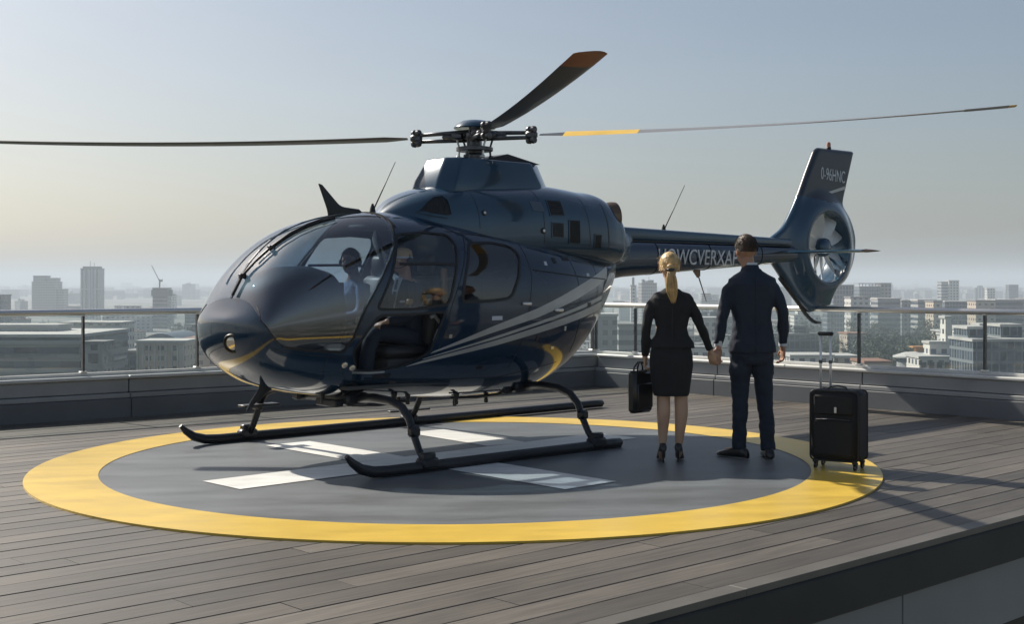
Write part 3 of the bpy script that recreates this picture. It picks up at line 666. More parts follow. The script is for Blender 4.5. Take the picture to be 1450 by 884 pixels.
for k_ in range(na):
    a_, b_ = k_*W_, ((k_+1) % na)*W_
    for i in range(NR):
        for o_ in (0, NR+1):
            q = (a_+o_+i, a_+o_+i+1, b_+o_+i+1, b_+o_+i); cx_ = sum(V[t].x for t in q)/4; cz_ = sum(V[t].z for t in q)/4
            (F2 if cz_ > 2.40+(-5.95-cx_)*(-.14)+.06 and cz_ > 2.42 else F1).append(q)
    up_ = V[a_+NR].z > 2.5
    (F2 if up_ else F1).append((a_+NR, a_+NR+NR+1, b_+NR+NR+1, b_+NR)); F1.append((a_, a_+NR+1, b_+NR+1, b_))
def sub(name, F, m):
    ids = sorted(set(t for f in F for t in f)); mp = {t: i for i, t in enumerate(ids)}; o = build(name, [V[t] for t in ids], [tuple(mp[t] for t in f) for f in F], m, HELI, True); fixn(o); finish(o, 48); return o
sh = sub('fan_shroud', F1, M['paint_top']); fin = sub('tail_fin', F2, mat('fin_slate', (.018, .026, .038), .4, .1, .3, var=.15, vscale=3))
# lathe caps would close the duct: build the rims as open rings
k = MB()
for sg in (1, -1):
    prof = [(.4235, .03), (.4235, .135), (.430, .160), (.446, .166), (.470, .161)]; V = []; F = []; n = 64
    for r_, y_ in prof: V += [Vector((-6.20+r_*math.cos(2*math.pi*j/n), sg*y_, 1.875+r_*math.sin(2*math.pi*j/n))) for j in range(n)]
    for i in range(len(prof)-1):
        for j in range(n): F.append((i*n+j, i*n+(j+1) % n, (i+1)*n+(j+1) % n, (i+1)*n+j))
    k.add(V, F)
k.build('duct_rim', M['paint_top'], sh, smooth=True)
k = MB(); P_ = [(-5.93, 2.50), (-6.3, 2.545), (-6.69, 2.64), (-6.69, 2.60), (-6.3, 2.515), (-5.95, 2.485)]
for sg in (1, -1): k.prism(P_, .048*sg, .0555*sg)
fixn(k.build('fin_stripe', M['stripe'], fin))
side_text('registration', '0-96HNC', .21, -6.17, 2.705, .0545, fin, 1, 0, .62, R(-3)); side_text('registration', '0-96HNC', .215, -6.78, 2.705, .0545, fin, -1, 0, .66, R(3))
k = MB(); k.lathe([(.030, 3.07), (.030, 3.105), (.026, 3.11)], (-6.42, 0, 0), 16); o = k.build('beacon_base', M['dark'], HELI, angle=40)
k = MB(); k.lathe([(.026, 3.108), (.026, 3.15), (.018, 3.168), (.004, 3.172)], (-6.42, 0, 0), 16); k.build('beacon_lens', M['amber'], o, angle=40)
# the fan
k = MB(); RX = Matrix.Rotation(R(90), 3, 'X'); fc = Vector((-6.20, 0, 1.875))
k.lathe([(.004, -.10), (.07, -.095), (.11, -.06), (.115, .08), (.10, .12), (.05, .14), (.004, .145)], fc, 32, Matrix.Rotation(R(-90), 3, 'X')); hub = k.build('fan_hub', M['paint_top'], HELI, angle=50)
for i in range(10):
    a = 2*math.pi*(i+[0, .12, -.1, .08, -.05, .1, -.08, .05, -.1, .06][i])/10+.2; dr = Vector((math.cos(a), 0, math.sin(a))); tn = Vector((-math.sin(a), 0, math.cos(a)))
    k = MB(); rr = []
    for r_, ch, tw in ((.09, .034, .15), (.17, .072, .3), (.30, .090, .5), (.385, .086, .62), (.412, .070, .68)):
        ax = tn*math.cos(tw)+Vector((0, 1, 0))*math.sin(tw); nn = dr.cross(ax)
        rr.append([fc+dr*r_+Vector((0, .03, 0))+ax*ch*x+nn*y for x, y in ((-1, 0), (-.5, .010), (.3, .009), (1, 0), (.3, -.006), (-.5, -.007))])
    k.rings(rr); b_ = k.build('fan_blade', M['fanblade'], HELI, angle=60); fixn(b_)
for i in range(6):
    a = 2*math.pi*i/6+.35; dr = Vector((math.cos(a), 0, math.sin(a))); k = MB(); k.tube([fc+dr*.09+Vector((0, -.075, 0)), fc+dr*.424+Vector((0, -.075, 0))], .012, 8); k.build('stator_vane', M['hubmetal'], HELI, smooth=True)
# horizontal stabiliser
k = MB()
def foil(c, ch, th): return [Vector((c.x+ch*x, c.y, c.z+th*z)) for x, z in ((.5, 0), (.35, .7), (.1, 1), (-.25, .6), (-.5, 0), (-.25, -.5), (.1, -.8), (.35, -.6))]
k.rings([foil(Vector((-5.33, y_, 1.795)), .30, .022) for y_ in (-1.22, -.6, 0, .6, 1.22)]); st = k.build('stabiliser', M['paint_top'], HELI, angle=50); fixn(st)
for sg in (1, -1):
    k = MB(); k.rings([foil(Vector((-5.33-.02*i, sg*(1.222+.035*i), 1.795)), ch, .02*ch/.3) for i, ch in enumerate((.30, .25, .16, .05))]); o = k.build('tip_light', M['exhaust'], st, angle=60); fixn(o)
k = MB(); k.tube([(-5.42, 0, 1.50), (-5.60, 0, 1.36), (-5.78, 0, 1.21), (-5.92, 0, 1.08), (-6.04, 0, 1.00), (-6.14, 0, .965), (-6.24, 0, .96)], [.03, .03, .026, .024, .022, .020, .016], 12); k.build('tail_bumper', M['dark'], HELI, smooth=True)

# antennas
def blade_ant(name, poly, y, th, m):
    o = MB(); o.prism(poly, y-th, y+th); b_ = o.build(name, m); fixn(b_); applied(b_, [('BEVEL', dict(width=th*.7, segments=2, limit_method='ANGLE', angle_limit=R(50)))]); finish(b_, 40); b_.parent = HELI
blade_ant('roof_antenna', arc([(1.02, 2.275), (.985, 2.265), (.80, 2.09, .05), (.61, 2.075), (.55, 2.035), (.92, 2.0), (.93, 2.06, .04)]), -.03, .012, M['dark'])
def whip(name, p0, p1, m=None, r=.005):
    p0, p1 = Vector(p0), Vector(p1); k = MB(); k.lathe([(.032, -.02), (.022, .03), (.008, .07)], p0, 12); o = k.build(name+'_base', M['dark'], HELI, angle=50)
    k = MB(); k.tube([p0, p0+(p1-p0)*.5, p1], [r*1.3, r, r*.6], 8); k.build('rod', M['dark'], o, smooth=True)
whip('whip_antenna', (.50, .02, 2.055), (.24, 0, 2.50)); whip('whip_antenna', (-3.33, 0, 1.995), (-3.68, 0, 2.50))
k = MB(); k.prism([(-3.80, 1.60), (-3.93, 1.60), (-3.93, 1.52), (-3.90, 1.50)], -.012, .012); k.tube([(-3.90, 0, 1.54), (-4.05, 0, 1.24)], [.008, .004], 8); fixn(k.build('belly_antenna', M['exhaust'], HELI))
blade_ant('nose_antenna', arc([(1.60, .74), (1.36, .66), (1.56, .56, .02), (1.74, .42), (1.70, .50), (1.62, .60, .03)]), .02, .012, M['dark'])
for (x_, y_, h_) in ((.75, .1, .07), (.3, .25, .05), (-.2, .3, .05), (-.35, .1, .08), (-.62, .22, .06), (.05, -.2, .06), (1.1, .15, .06), (.5, .32, .05)):
    zb = pod.pt(pod.t_of(x_), -math.pi/2).z; k = MB(); k.lathe([(.016, zb-h_), (.020, zb-h_*.6), (.014, zb-h_*.3), (.03, zb+.05)], (x_, y_, 0), 10); k.build('belly_fitting', M['dark'], HELI, angle=40)
for (x0_, x1_) in ((-.15, -.75), (.9, .35)): k = MB(); k.tube([(x0_, .28, .44), ((x0_+x1_)/2, .28, .425), (x1_, .28, .44)], .012, 8); k.build('belly_pipe', M['dark'], HELI, smooth=True)
# landing light in the nose
for (a_, z_, r_) in ((1.905, .995, .062),):
    p = pod.side(1.895, z_, 1); p = Vector((1.90, .13, .985)); n_ = Vector((.86, .42, -.22)).normalized()
    for dd in range(60):     # slide along the normal until it meets the skin
        q_ = p + n_*(.12-.004*dd)
        if q_.x < 1.95:
            try: sp = pod.side(q_.x, q_.z, 1)
            except Exception: continue
            if sp.y >= abs(q_.y): break
    p = q_; q = n_.to_track_quat('Z', 'Y').to_matrix()
    k = MB(); k.lathe([(r_*1.25, -.05), (r_*1.28, .004), (r_*1.2, .014), (r_*1.02, .016), (r_*.98, .004), (r_*.3, -.004)], p, 28, q); o = k.build('landing_light', M['dark'], HELI, angle=40)
    k = MB(); k.lathe([(r_*.97, .001), (r_*.8, .010), (r_*.45, .016), (.003, .018)], p, 28, q); k.build('lens', M['lamp'], o, smooth=True)
for (x_, z_) in ((1.20, .80), (1.12, .775)):
    p = pod.side(x_, z_, 1); q = pod.norm(x_, z_, 1).to_track_quat('Z', 'Y').to_matrix(); k = MB(); k.lathe([(.026, -.01), (.026, .008), (.02, .014), (.004, .018)], p, 14, q); k.build('marker_light', M['lamp'], HELI, angle=40)
# door handles, placard, small flaps
k = MB()
for sg in (1, -1):
    for a_, z_ in ((-.66, 1.262), (-1.08, 1.20)): p = pod.side(a_, z_, sg); n_ = pod.norm(a_, z_, sg); k.box(p+n_*.012, (.11, .025, .028), 0, .008)
k.build('door_handle', M['steel'], HELI, angle=40)
k = MB()
for sg in (1, -1): patch(k, pod, [(-.25, 1.160), (-.37, 1.160)], [(-.25, 1.125), (-.37, 1.125)], sg, .004, 6, 2)
fixn(k.build('placard', M['shirt'], HELI))
for a_, z_, w_, h_ in ((-1.12, 1.65, .05, .05), (-1.30, 1.665, .10, .03), (-.82, .95, .03, .05), (.80, .69, .16, .035)):
    k = MB(); patch(k, pod, [(a_+w_/2, z_+h_/2), (a_-w_/2, z_+h_/2)], [(a_+w_/2, z_-h_/2), (a_-w_/2, z_-h_/2)], 1, .004, 5, 3); fixn(k.build('service_flap', M['dark'] if w_ < .15 else M['skid'], HELI))
# sliding-door rail and step along the sill
k = MB(); sideline(k, pod, [(1.10, .738), (.95, .730), (.80, .730)], .016, 1, .012); fixn(k.build('door_sill', M['steel'], HELI))
k = MB(); sideline(k, pod, [(-.80, 1.56), (-1.5, 1.50), (-1.95, 1.48)], .010, 1, .006); fixn(k.build('door_rail', M['dark'], HELI))
# bar across the front door window
k = MB(); sideline(k, pod, [(.70, 1.60), (.40, 1.605), (.10, 1.60)], .022, 1, .004); sideline(k, pod, [(.70, 1.60), (.40, 1.605), (.10, 1.60)], .022, -1, .004); fixn(k.build('window_bar', M['seal'], HELI))

# skids and their bows
for sg, x0_, x1_ in ((1, 1.68, -1.22), (-1, 1.60, -3.75)):
    y_ = 1.30*sg; P = [(x0_, y_, .195), (x0_-.05, y_, .145), (x0_-.13, y_, .09), (x0_-.24, y_, .058), (x0_-.38, y_, .050), (.6, y_, .050), (0, y_, .050), (x1_+.1, y_, .050), (x1_-.0, y_, .050), (x1_-.03, y_, .050)]
    k = MB(); k.tube(P, [.018, .030, .039, .043, .043, .043, .043, .043, .040, .018], 16); sk_ = k.build('skid', M['skid'], HELI, angle=50)
    k = MB(); k.box(((x1_+1.1)/2, y_, .014), (abs(x1_-1.1), .05, .010), 0, .003); k.build('wear_strip', M['dark'], sk_)
    for xs in (.93, -.93):
        k = MB(); k.box((xs, y_, .075), (.17, .115, .085), 0, .02); k.box((xs-.0, y_, .13), (.12, .085, .06), 0, .015); k.build('clamp', M['skid'], sk_, angle=40)
    for xs in (.93, -.93):
        x2 = xs*1.0
        P = [(xs, sg*.30, .50), (xs, sg*.62, .525), (xs, sg*.84, .515), (xs, sg*.985, .475), (xs, sg*1.075, .395), (xs, sg*1.13, .28), (xs, sg*1.20, .16), (xs, sg*1.285, .07)]
        k = MB(); k.tube(P, [.038, .038, .035, .034, .032, .030, .028, .031], 14); k.build('strut', M['skid'], HELI, smooth=True)
for xs in (.93, -.93):
    k = MB(); k.tube([(xs, -.34, .50), (xs, .34, .50)], .05, 14); k.box((xs, .36, .50), (.22, .12, .10), 0, .02); k.box((xs, -.36, .50), (.22, .12, .10), 0, .02); k.box((xs+.14, .2, .47), (.08, .3, .06), 0, .01); k.build('cross_tube', M['skid'], HELI, angle=40)
k = MB(); k.box((.97, -1.04, .355), (.36, .13, .022), 0, .006); k.box((.97, -1.06, .335), (.05, .12, .05), 0, .01); k.build('step_plate', M['dark'], HELI, angle=40)
k = MB(); k.box((-.93, -1.30, .16), (.5, .07, .018), 0, .005); k.build('step_plate', M['dark'], HELI, angle=40)
for xs in (-.93, .93):
    k = MB(); k.box((xs, 1.135, .30), (.09, .085, .085), 0, .02); k.build('strut_clamp', M['skid'], HELI, angle=40)

# rotor mast, hub and three blades
HC = Vector((-.675, 0, 2.80))
k = MB(); k.lathe([(.085, 2.50), (.085, 2.62), (.060, 2.64), (.060, 2.76), (.10, 2.77), (.10, 2.82), (.055, 2.83), (.055, 2.88)], (HC.x, 0, 0), 24); k.build('rotor_mast', M['hubmetal'], HELI, angle=40)
k = MB(); k.lathe([(.055, 2.862), (.19, 2.862), (.195, 2.872), (.175, 2.900), (.12, 2.932), (.05, 2.945), (.003, 2.947)], (HC.x, 0, 0), 32); k.build('hub_cap', M['paint_top'], HELI, angle=45)
k = MB(); k.lathe([(.16, 2.655), (.17, 2.66), (.17, 2.69), (.12, 2.70), (.02, 2.70)], (HC.x, 0, 0), 24)
k.build('swashplate', M['hubmetal'], HELI, angle=40)
hr = random.Random(3)
for i in range(6):
    a = i*math.pi/3+.3; r_ = .15; k = MB(); k.tube([(HC.x+r_*math.cos(a), r_*math.sin(a), 2.56), (HC.x+(r_-.01)*math.cos(a+.1), (r_-.01)*math.sin(a+.1), 2.68), (HC.x+(r_+.02)*math.cos(a+.2), (r_+.02)*math.sin(a+.2), 2.78)], .010, 8)
    k.box((HC.x+r_*math.cos(a), r_*math.sin(a), 2.60), (.04, .04, .03), a, .008); k.build('control_rod', M['steel'] if i % 2 else M['hubmetal'], HELI, angle=50)
Lx = Matrix.Rotation(-HELI.rotation_euler.z, 3, 'Z')
HW = Vector((-.84, 11.28, 0)) + (HELI.rotation_euler.to_matrix() @ HC)
def blade(tipw, bands, chord, root=.62, pit0=0):
    """tipw: where the tip stands in the world; bands: (from, to, material) in shares of the span"""
    d = Lx @ (Vector(tipw) - HW); ln = d.length; dx = Vector((d.x, d.y, 0)).normalized(); ny = Vector((-dx.y, dx.x, 0)); up = Vector((0, 0, 1))
    def P(r_): # gentle droop
        f = r_/ln; return HC + dx*(r_*math.hypot(d.x, d.y)/ln) + up*(d.z*f - .10*f*(1-f)*2)
    # yoke: two parallel bars with knuckle
    k = MB()
    for s_, z_ in ((.045, .030), (-.045, -.035)): k.tube([HC+ny*s_+up*z_+dx*.05, P(.50)+ny*s_*.8+up*z_*.8], [.022, .018], 10)
    k.build('rotor_yoke', M['hubmetal'], HELI, smooth=True)
    k = MB(); q = P(.54)
    for s_ in (1, -1): k.lathe([(.014, -.05), (.030, -.045), (.034, -.02), (.018, -.012), (.018, .012), (.034, .02), (.030, .045), (.014, .05)], q+up*.048*s_, 14, Matrix.Rotation(R(90), 3, 'X') if abs(dx.x) > .5 else Matrix.Rotation(R(90), 3, 'Y'))
    k.box(q, (.11, .07, .075), math.atan2(dx.y, dx.x), .02); k.build('blade_grip', M['hubmetal'], HELI, angle=40); k = MB(); k.box(P(.16), (.12, .14, .07), math.atan2(dx.y, dx.x), .02); k.box(P(.22), (.16, .07, .05), math.atan2(dx.y, dx.x), .015); k.build('hub_damper', M['hubmetal'], HELI, angle=40)
    root_o = None
    for (f0, f1, m_, ch0, ch1) in bands:
        k = MB(); rr = []; n = 12
        for i in range(n+1):
            r_ = root+(ln-root)*(f0+(f1-f0)*i/n); ch = (ch0+(ch1-ch0)*i/n); tw = .10*(1-r_/ln)+.03+pit0*(1-r_/ln); c_ = P(r_); pit = ny*math.cos(tw)+up*math.sin(tw); nn = dx.cross(pit)
            if f1 >= 1 and i == n: ch *= .8
            rr.append([c_+pit*ch*x+nn*ch*.5*z for x, z in ((.5, 0), (.46, .055), (.3, .115), (.1, .12), (-.2, .07), (-.5, .005), (-.2, -.05), (.1, -.085), (.3, -.085), (.46, -.045))])
        k.rings(rr); o = k.build('rotor_blade' if root_o is None else 'blade_band', m_, HELI if root_o is None else root_o, angle=50); fixn(o)
        if root_o is None: root_o = o
blade(Vector((-.344-4.72, 11.74+.32, 2.80-.02)), [(0, .05, M['blade'], .08, .20), (.05, .965, M['blade'], .20, .21), (.965, 1, M['bladelight'], .21, .2)], .2)
blade(Vector((4.15, 10.5, 2.905)), [(0, .057, M['blade'], .08, .16), (.057, .225, M['yellow'], .22, .22), (.225, .90, M['bladelight'], .19, .13), (.90, .985, M['blade'], .19, .19), (.985, 1, M['yellow'], .18, .16)], .2, .62, .22)
blade(Vector((.50, 7.98, 2.89)), [(0, .06, M['blade'], .09, .20), (.06, .89, M['blade'], .20, .23), (.89, 1, M['orange'], .23, .225)], .2)

# cabin: floor, bulkhead, console, seats
def inb(name, c_, d_, m, bev=.02, par=HELI):
    k = MB(); k.box(c_, d_, 0, bev); return k.build(name, m, par, angle=40)
inb('cabin_floor', (.15, 0, .60), (1.9, .98, .03), M['interior'], .004)
k = MB(); k.rings([[Vector((x, p.y*.93, 1.2+(p.z-1.2)*.93)) for p in (pod.pt(pod.t_of(-1.0), 2*math.pi*j/40) for j in range(40))] for x in (-1.0, -1.03)]); fixn(k.build('bulkhead', M['interior'], HELI))
# glare shield: a rounded hump behind the windshield
k = MB(); rr = []
for x_, wy, z0, z1 in ((1.80, .10, 1.02, 1.24), (1.76, .22, .98, 1.36), (1.66, .33, .95, 1.46), (1.50, .41, .92, 1.545), (1.35, .45, .90, 1.58), (1.20, .46, .90, 1.585), (1.08, .45, .92, 1.555), (1.04, .42, .95, 1.50)):
    rr.append([Vector((x_, -.03+wy*math.copysign(abs(math.cos(a))**.75, math.cos(a)), (z0+z1)/2+(z1-z0)/2*math.copysign(abs(math.sin(a))**.75, math.sin(a)))) for a in (2*math.pi*j/28 for j in range(28))])
k.rings(rr); o = k.build('instrument_console', M['console'], HELI, smooth=True); fixn(o); finish(o, 50)
inb('console_face', (1.03, -.03, 1.30), (.02, .74, .30), M['dark'], .004, o)
for y_ in (-.27, -.03, .21): inb('display', (1.017, y_, 1.36), (.006, .18, .14), M['glassdark'] if False else M['leather'], .002, o)
inb('centre_pedestal', (.75, 0, .75), (.55, .18, .28), M['interior'])
k = MB(); k.box((1.10, .44, .98), (.035, .05, .34), 0, .01); k.tube([(.55, .10, .82), (.50, .12, 1.05), (.47, .13, 1.15)], .012, 8); k.tube([(.85, .33, .62), (.80, .33, .90), (.74, .33, 1.08)], .012, 8); k.build('control_stick', M['dark'], HELI, angle=40)
for y_ in (.33, -.33):
    k = MB(); k.box((.50, y_, .72), (.40, .36, .20), 0, .02); st_ = k.build('seat_base', M['interior'], HELI, angle=40)
    k = MB(); k.box((.50, y_, .875), (.48, .42, .11), 0, .045); k.build('seat_cushion', M['seat'], st_, angle=50)
    k = MB(); k.box((.215, y_, 1.20), (.11, .42, .62), 0, .045, Matrix.Rotation(R(-9), 3, 'Y')); k.build('seat_back', M['seat'], st_, angle=50)
    k = MB(); k.box((.155, y_, 1.60), (.08, .22, .17), 0, .03); k.tube([(.16, y_-.05, 1.48), (.16, y_-.05, 1.58)], .008, 6); k.tube([(.16, y_+.05, 1.48), (.16, y_+.05, 1.58)], .008, 6); k.build('head_rest', M['seat'], st_, angle=50)
for y_ in (.0, .36, -.36):
    k = MB(); k.box((-.72, y_, .80), (.42, .34, .30), 0, .05); sb_ = k.build('bench_seat', M['beige'], HELI, angle=50)
    k = MB(); k.box((-.92, y_, 1.22), (.10, .34, .60), 0, .045); k.build('bench_back', M['beige'], sb_, angle=50)
k = MB(); k.box((.12, .52, 1.36), (.05, .05, .42), 0, .01); k.box((.10, -.50, 1.36), (.05, .05, .42), 0, .01); k.build('door_post', M['beige'], HELI, angle=40)
k = MB(); k.tube([(.33, .60, 1.16), (.29, .60, 1.17), (.22, .60, 1.10), (.20, .60, 1.02)], .016, 8); k.build('grab_handle', M['stripe'], HELI, smooth=True)
k = MB(); k.box((.50, .0, 1.92), (.30, .30, .05), 0, .02); k.build('overhead_panel', M['interior'], HELI, angle=40)

k = MB(); k.box((.44, .53, 1.285), (.17, .06, .055), 0, .015); k.box((.30, .53, 1.285), (.06, .06, .06), 0, .012); k.build('arm_rest', M['beige'], HELI, angle=40)

for x_, wy, z0, z1 in ((-3.05, .178, 1.528, 1.885), (-3.95, .156, 1.582, 1.885), (-4.9, .132, 1.640, 1.885)):
    k = MB(); rr = srings([(x_-.004, wy+.0015, z0-.002, z1+.002), (x_+.004, wy+.0015, z0-.002, z1+.002)]); k.rings(rr); k.build('boom_joint', M['seal'], HELI)
for sg in (1, -1):
    for pts_, w_ in (([(-1.46, 1.10), (-1.70, 1.16), (-1.95, 1.32)], .005), ([(-.70, 1.235), (-1.05, 1.225), (-1.42, 1.26)], .005), ([(-1.75, 1.62), (-1.78, 1.40), (-1.72, 1.12)], .005), ([(1.36, .91), (1.38, .78), (1.34, .68)], .004), ([(1.76, .955), (1.83, 1.05), (1.885, 1.16), (1.862, 1.27)], .010)):
        k = MB(); sideline(k, pod, pts_, w_, sg); fixn(k.build('panel_gap', M['seal'], HELI))
for a_, z_, w_, h_, m_ in ((-1.60, 1.52, .05, .03, 'shirt'), (-1.60, 1.24, .07, .045, 'dark'), (-.98, 1.62, .035, .035, 'steel'), (-1.20, 1.03, .025, .04, 'steel'), (-.20, .72, .06, .03, 'dark'), (-1.05, .86, .04, .025, 'steel'), (.20, 1.0, .03, .03, 'steel')):
    k = MB(); patch(k, pod, [(a_+w_/2, z_+h_/2), (a_-w_/2, z_+h_/2)], [(a_+w_/2, z_-h_/2), (a_-w_/2, z_-h_/2)], 1, .004, 4, 3); fixn(k.build('latch', M[m_], HELI))
# ================================================================ CITY (ground 42 m below the roof)
gm, gt, gb = nodes('city_ground'); tc = gt.nodes.new('ShaderNodeTexCoord'); n = gt.nodes.new('ShaderNodeTexNoise'); n.inputs['Scale'].default_value = .012; n.inputs['Detail'].default_value = 8
gt.links.new(tc.outputs['Object'], n.inputs['Vector']); cr = gt.nodes.new('ShaderNodeValToRGB'); cr.color_ramp.elements[0].color = (.045, .06, .035, 1); cr.color_ramp.elements[0].position = .42; cr.color_ramp.elements[1].color = (.16, .155, .145, 1); cr.color_ramp.elements[1].position = .58
gt.links.new(n.outputs['Fac'], cr.inputs[0]); gt.links.new(cr.outputs[0], gb.inputs['Base Color']); gb.inputs['Roughness'].default_value = .9
k = MB(); S = 16000; N = 24
V = [Vector((-S+2*S*i/N, -S*.4+1.9*S*j/N, GZ)) for j in range(N+1) for i in range(N+1)]
k.add(V, [(j*(N+1)+i, j*(N+1)+i+1, (j+1)*(N+1)+i+1, (j+1)*(N+1)+i) for j in range(N) for i in range(N)])
tag(k.build('city_ground', gm), kind='structure')
# low hills at the horizon
k = MB(); rr = random.Random(11); n = 90
prof = []
for i in range(n+1):
    x = -11000+22000*i/n; h = 30+60*noise.noise(Vector((x*.00035, 3.1, 0)))+35*noise.noise(Vector((x*.0012, 7, 0)))
    prof.append((x, max(h, 6)))
V = []
for j, (dy, f) in enumerate(((0, 0), (500, .6), (1000, 1), (1500, .7), (2200, 0))):
    V += [Vector((x, 11500+dy, GZ-1+(h+62)*f)) for x, h in prof]
k.add(V, [(j*(n+1)+i, j*(n+1)+i+1, (j+1)*(n+1)+i+1, (j+1)*(n+1)+i) for j in range(4) for i in range(n)])
tag(k.build('hills', mat('hill_ground', (.06, .07, .05), .95), smooth=True), kind='structure')

def facade(name, wall, win, du=3.2, dz=3.3, wu=.55, wz=.5, band=False, wall2=None):
    """wall with a grid of window openings in object metres; tone varies from building to building"""
    m, t, b = nodes(name); L = t.links; tc = t.nodes.new('ShaderNodeTexCoord'); g = t.nodes.new('ShaderNodeNewGeometry')
    sp = t.nodes.new('ShaderNodeSeparateXYZ'); L.new(tc.outputs['Object'], sp.inputs[0])
    # object-space normal decides which horizontal axis runs along the wall
    vt = t.nodes.new('ShaderNodeVectorTransform'); vt.vector_type = 'NORMAL'; vt.convert_from = 'WORLD'; vt.convert_to = 'OBJECT'; L.new(g.outputs['True Normal'], vt.inputs[0])
    sn = t.nodes.new('ShaderNodeSeparateXYZ'); L.new(vt.outputs[0], sn.inputs[0])
    def mth(op, a, b_=None, c=None):
        q = t.nodes.new('ShaderNodeMath'); q.operation = op
        for i, x in enumerate((a, b_, c)):
            if x is None: continue
            if isinstance(x, (int, float)): q.inputs[i].default_value = x
            else: L.new(x, q.inputs[i])
        return q.outputs[0]
    isx = mth('GREATER_THAN', mth('ABSOLUTE', sn.outputs[0]), mth('ABSOLUTE', sn.outputs[1]))
    uu = mth('ADD', mth('MULTIPLY', sp.outputs[1], isx), mth('MULTIPLY', sp.outputs[0], mth('SUBTRACT', 1, isx)))
    fu = mth('FRACT', mth('ADD', mth('DIVIDE', uu, du), 500.2)); fz = mth('FRACT', mth('ADD', mth('DIVIDE', sp.outputs[2], dz), 500.1))
    iu = mth('LESS_THAN', fu, 1 if band else wu); iz = mth('LESS_THAN', fz, wz); up = mth('LESS_THAN', mth('ABSOLUTE', sn.outputs[2]), .5)
    msk = mth('MULTIPLY', mth('MULTIPLY', iu, iz), up)
    wn = t.nodes.new('ShaderNodeTexWhiteNoise'); cx = t.nodes.new('ShaderNodeCombineXYZ'); L.new(mth('FLOOR', mth('ADD', mth('DIVIDE', uu, du), .2)), cx.inputs[0]); L.new(mth('FLOOR', mth('ADD', mth('DIVIDE', sp.outputs[2], dz), .1)), cx.inputs[2]); L.new(cx.outputs[0], wn.inputs[0])
    oi = t.nodes.new('ShaderNodeObjectInfo'); cr = t.nodes.new('ShaderNodeValToRGB'); cr.color_ramp.elements[0].color = (*wall, 1); cr.color_ramp.elements[1].color = (*(wall2 or wall), 1); L.new(oi.outputs['Random'], cr.inputs[0])
    wc = t.nodes.new('ShaderNodeVectorMath'); wc.operation = 'SCALE'; wc.inputs[0].default_value = win; L.new(mth('ADD', .6, mth('MULTIPLY', wn.outputs[0], 1.3)), wc.inputs['Scale'])
    mx = t.nodes.new('ShaderNodeMix'); mx.data_type = 'RGBA'; L.new(msk, mx.inputs[0]); L.new(cr.outputs[0], mx.inputs[6]); L.new(wc.outputs[0], mx.inputs[7]); L.new(mx.outputs[2], b.inputs['Base Color'])
    L.new(mth('SUBTRACT', .75, mth('MULTIPLY', msk, .55)), b.inputs['Roughness']); return m
FA = [facade('plaster_facade', (.38, .36, .33), (.05, .06, .075), wall2=(.20, .21, .225)),
      facade('cream_facade', (.52, .44, .34), (.06, .07, .08), 4, 3.2, .45, .45, wall2=(.42, .36, .32)),
      facade('grey_band_facade', (.24, .25, .26), (.045, .06, .08), 6, 3.6, .5, .5, True, (.36, .36, .35)),
      facade('glass_facade', (.12, .14, .16), (.035, .05, .07), 2.2, 3.5, .8, .75, wall2=(.18, .20, .22)),
      facade('white_facade', (.62, .60, .56), (.07, .08, .10), 3.6, 3.3, .5, .5, wall2=(.46, .46, .45)),
      facade('stripe_facade', (.34, .36, .38), (.06, .08, .10), 4.2, 40., .55, .97, wall2=(.3, .3, .3))]
RF = [mat('roof_grey', (.20, .20, .20), .9, var=.2, vscale=.1), mat('roof_pale', (.46, .45, .43), .85, var=.15, vscale=.1), mat('roof_red', (.26, .13, .085), .85, var=.2, vscale=.1), mat('roof_dark', (.08, .085, .09), .8)]
def bblock(mb, x, y, z0, w, d, h, rf=1):   # walls (slot 0) with a roof slab and parapet (slot 1)
    mb.cur = 0; mb.box((x, y, z0+h/2), (w, d, h)); mb.cur = rf
    mb.box((x, y, z0+h+.35), (w+.5, d+.5, .7)); mb.cur = 0
def building(name, label, loc, rz, blocks, fm, rfm, group=None, cat='building', parts=()):
    """blocks: (x, y, z0, w, d, h); parts: (name, [(x, y, z, w, d, h)], material)"""
    r = empty(name, loc, rz); tag(r, label, cat, group)
    mb = MB()
    for b_ in blocks: mb.cur = 0; mb.box((b_[0], b_[1], b_[2]+b_[5]/2), (b_[3], b_[4], b_[5]))
    mb.build('wall', fm, r)
    for b_ in blocks:
        mb = MB(); mb.box((b_[0], b_[1], b_[2]+b_[5]+.4), (b_[3]+.8, b_[4]+.8, .8)); mb.build('roof', rfm, r)
    for nm, bs, m in parts:
        for q in bs: mb = MB(); mb.box(q[:3], q[3:]); mb.build(nm, m, r)
    return r
def px_building(name, label, px0, px1, ytop, D, fm, rfm, depth=None, rz=0, cat='building', extra=(), parts=(), group=None):
    """front face spans the given directions at distance D; stands on the city ground"""
    x0 = (px0-725)/1807*D; x1 = (px1-725)/1807*D; w = x1-x0; top = EYE-(ytop-400)/1807*D; h = top-GZ; d = depth or w*.7
    return building(name, label, ((x0+x1)/2, D+d/2, GZ), rz, [(0, 0, 0, w/ (abs(math.cos(rz))+.25*abs(math.sin(rz))), d, h)]+[(ex*w, ey*d, h if ez is None else ez, ew*w, ed*d, eh) for ex, ey, ez, ew, ed, eh in extra], fm, rfm, cat=cat, parts=[(nm, [(q[0]*w, q[1]*d, h+q[2], q[3]*w, q[4]*d, q[5]) for q in bs], m) for nm, bs, m in parts], group=group)

TAKEN = []
def take(px0, px1, D0, D1): TAKEN.append((px0, px1, D0, D1))
